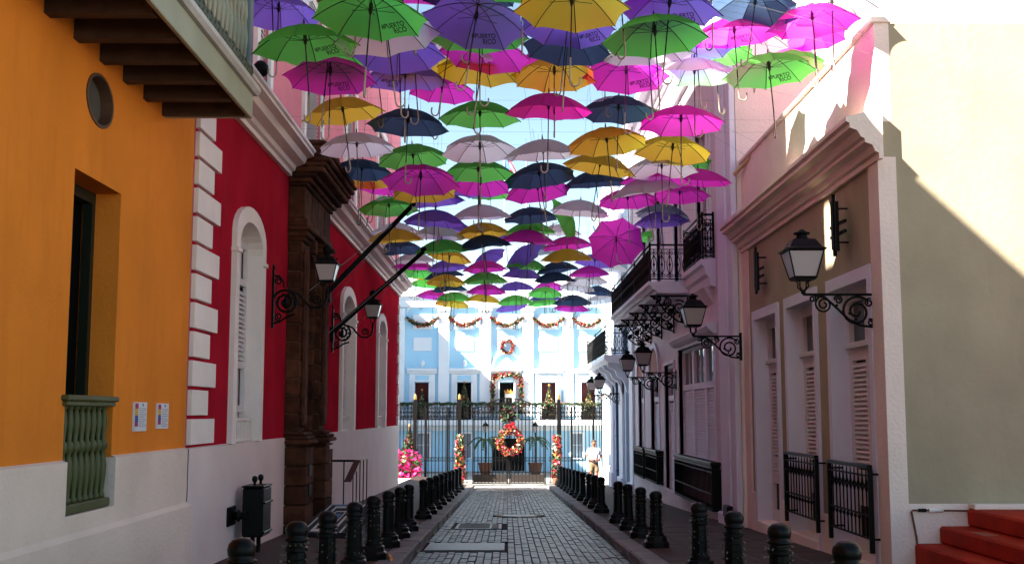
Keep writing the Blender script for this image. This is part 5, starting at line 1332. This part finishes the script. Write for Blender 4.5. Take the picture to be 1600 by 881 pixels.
# (u, v, width in px, colour, option)
UL = [
 (435,18,140,'purple','x-60'),(578,20,172,'green','i62'),(425,-14,140,'white',''),(735,-12,150,'navy',''),(742,30,162,'purple','i78'),(893,6,178,'yellow',''),(1045,10,168,'purple','i62'),(1178,8,146,'navy',''),(1300,8,140,'white',''),(1270,32,158,'magenta',''),(1271,56,92,'magenta',''),
 (560,-30,165,'navy',''),(655,-26,150,'magenta',''),(815,-34,160,'green',''),(968,-30,165,'magenta',''),(1110,-34,150,'green',''),
 (700,76,128,'white',''),(1088,72,118,'purple',''),(944,90,112,'white',''),(590,106,112,'white',''),(1180,66,96,'white',''),(690,140,96,'magenta',''),(1240,96,86,'green',''),
 (478,68,156,'green','i66'),(512,92,126,'green',''),(516,117,128,'magenta','i84'),(606,50,168,'white',''),(624,82,142,'purple',''),(648,96,118,'yellow',''),(633,122,124,'purple','i125'),(749,54,146,'green',''),(755,80,129,'magenta',''),(746,110,123,'yellow',''),(886,40,148,'purple','i48'),(886,71,143,'navy',''),(868,94,112,'magenta',''),(866,116,120,'yellow',''),(1024,54,156,'green',''),(1014,82,138,'white',''),(978,114,122,'magenta','i58'),(1148,52,129,'magenta','i66'),(1117,86,112,'green',''),(1219,79,88,'magenta',''),(1085,115,124,'white',''),(1203,110,130,'green','i60'),
 (537,175,118,'yellow',''),(637,193,114,'navy',''),(750,181,113,'green',''),(857,170,119,'magenta',''),(966,173,117,'navy','x-125'),(1064,190,124,'magenta',''),(1160,190,84,'grey','i100'),
 (558,229,111,'white',''),(646,246,105,'green',''),(750,233,110,'white',''),(747,268,105,'green','x-72'),(849,239,107,'white',''),(949,222,114,'yellow',''),(1050,234,108,'yellow',''),(936,260,104,'yellow',''),
 (565,267,95,'navy',''),(566,282,86,'yellow',''),(583,290,80,'magenta',''),(657,280,107,'magenta',''),(663,299,93,'yellow',''),(750,288,88,'magenta',''),(748,295,82,'purple',''),(766,303,66,'green',''),(844,275,101,'navy',''),(841,297,92,'magenta',''),(932,284,94,'navy',''),(1034,263,104,'white',''),(1109,257,78,'green',''),(1024,281,96,'magenta','x-115'),(1090,282,92,'magenta',''),(1009,296,98,'white',''),(981,312,87,'magenta',''),(1062,304,84,'magenta',''),
 (608,324,86,'green','x-100'),(681,313,80,'purple',''),(679,345,90,'purple',''),(751,336,87,'white',''),(754,363,80,'yellow',''),(829,339,77,'navy',''),(906,329,86,'white',''),(1034,345,77,'purple','x-75'),(1035,334,80,'grey',''),(878,340,72,'green','tR'),
 (620,362,72,'white',''),(618,372,78,'yellow',''),(684,367,80,'white',''),(626,388,64,'navy',''),(691,389,80,'green',''),(702,401,64,'yellow',''),(757,382,79,'navy',''),(763,405,58,'purple','tL'),(828,361,77,'green',''),(826,374,80,'magenta',''),(887,383,72,'magenta',''),(886,403,77,'yellow',''),(963,375,78,'magenta','tC'),(820,398,62,'purple','tL'),
 (648,406,62,'white',''),(646,416,60,'magenta',''),(652,426,50,'green',''),(652,433,46,'yellow',''),(700,417,60,'purple',''),(694,430,56,'navy',''),(697,440,58,'yellow',''),(757,419,63,'magenta',''),(757,437,64,'green',''),(664,445,44,'green',''),(703,451,52,'navy',''),(760,454,56,'magenta',''),(678,462,50,'magenta',''),(710,466,52,'green',''),(755,469,52,'yellow',''),(706,474,50,'yellow',''),
 (805,471,52,'green',''),(806,450,54,'purple',''),(816,430,60,'purple',''),(824,416,62,'green',''),(871,420,62,'navy',''),(866,437,62,'navy',''),(857,449,48,'magenta',''),(852,458,50,'green',''),(853,466,46,'purple',''),(850,473,46,'green',''),(921,427,60,'magenta',''),(920,438,56,'white',''),(929,409,60,'purple',''),(895,471,54,'navy',''),(893,481,50,'magenta',''),(934,456,50,'navy',''),(938,469,46,'white',''),(902,449,52,'white',''),(800,479,46,'purple',''),
 (970,412,46,'grey','tR'),(1016,372,56,'green',''),(992,398,44,'purple','tL'),(585,278,84,'white',''),(700,357,76,'purple',''),(875,362,60,'white',''),(790,372,60,'purple',''),(840,392,56,'grey',''),(955,420,50,'white',''),(730,462,46,'white',''),(775,440,44,'white','')]
items = []
for u, v, w, c, opt in UL:
    x, y, z = ray(u, v); den = y
    Y = F*1.0/w*den
    items.append([u, v, Y, c, opt])
# snap depths to the cross wires the umbrellas hang from
ROWS = [9.9+.92*i for i in range(32)]
for it in items:
    it[2] = min(ROWS, key=lambda r: abs(r-it[2]))
    if it[0] > 1150 and it[2] < 12.6: it[2] = ROWS[3]+.1      # hung from the taupe parapet
def band(v): return 0 if v < 64 else 1 if v < 146 else 2 if v < 206 else 3 if v < 300 else 4 if v < 350 else 5 if v < 412 else 6
BN = ['topmost tier','second tier from top','third tier from top','fourth tier from top','fifth tier from top','sixth tier from top','lowest tier over palace']
cnt = {}
for it in items: cnt.setdefault((band(it[1]), it[3]), []).append(it)
for L_ in cnt.values(): L_.sort(key=lambda q: q[0])
wz = {}
recs = []
for it in items:
    u, v, Y, c, opt = it; p = PY(u, v, Y); p.z -= .06; recs.append(p); wz[Y] = max(wz.get(Y, 0), p.z+UH*US+.22)
for it, p in zip(items, recs):
    u, v, Y, c, opt = it; L_ = cnt[(band(v), c)]; k = L_.index(it)
    feat = ''
    if opt.startswith('i'): feat = ' with dark lettering inside'
    elif opt.startswith('x'): feat = ' with pale lettering outside'
    elif opt.startswith('t'): feat = ' tipped on its side'
    lab = '%s umbrella%s, ' % (c, feat) + (('only %s one' % c) if len(L_) == 1 else ('%s %s one from left' % (ORD[k], c)))+' in '+BN[band(v)]
    t = thing('umbrella', lab, 'umbrella', p, group='umbrellas hung over the street')
    rot = random.uniform(0, math.pi/4)
    if opt[:1] in 'ix' and opt: rot = R(float(opt[1:]))-math.pi/8
    tx, ty = random.gauss(0, .07), random.gauss(0, .08)
    if opt == 'tR': tx, ty = .25, 1.15
    if opt == 'tL': tx, ty = .45, -.65
    if opt == 'tC': tx, ty = -.95, .1
    t.rotation_euler = (tx, ty, 0); t.scale = (US*(1.0 if Y < 13 else 1.09),)*3; WM[t.name] = t.matrix_basis.copy()
    def part(nm, me, rz=0, par=t):
        o = bpy.data.objects.new(nm, me); o.rotation_euler = (0,0,rz); return link(o, par, False)
    cn = part('canopy', CAN[(c, 0 if opt[:1] in ('i','x') else random.randrange(4))], rot)
    if Y < 17.5:
        for q in range(8): part('rib', RIB1, rot+q*math.pi/4)
    else: part('ribs', RIBS, rot)
    part('shaft', SHAFT); part('handle', HAND, random.choice((0, math.pi, math.pi/2, .6, 2.4, 3.6))); part('ferrule', FERR)
    if opt.startswith('i'): part('lettering', LET_IN, 0, cn)
    if opt.startswith('x'): part('lettering', LET_OUT, 0, cn)
    hz = (wz[Y]-p.z)/US-UH
    if not opt.startswith('t'):
        m = MB(); m.tube([(0,0,UH+.05),(0,0,UH+hz)], .002, 4); ob('hanging_cord', m, M['cord'], t, False)
# wires
for i, Y in enumerate(sorted(wz)):
    zr = wz[Y]; right = (4.1, Y, zr) if 12.6 < Y < 20 and zr < 5.7 else (4.0, Y, zr)
    if Y <= 12.6: right = (4.12, 12.6, zr if zr < 5.6 else 5.6)
    if 12.6 < Y < 20 and zr > 5.65: right = (4.11, Y, 5.65)
    if Y < 12.4: lz = zr+.05; lx = WL
    else: lz = zr+.05; lx = WL
    m = MB(); m.tube([(lx,Y,lz),(0,Y,zr),right], .0016, 4)
    tag(ob('overhead_wire', m, M['cord']), 'thin wire across the street carrying umbrellas, %s from the camera' % ORD[i], 'wire', 'wires over the street')
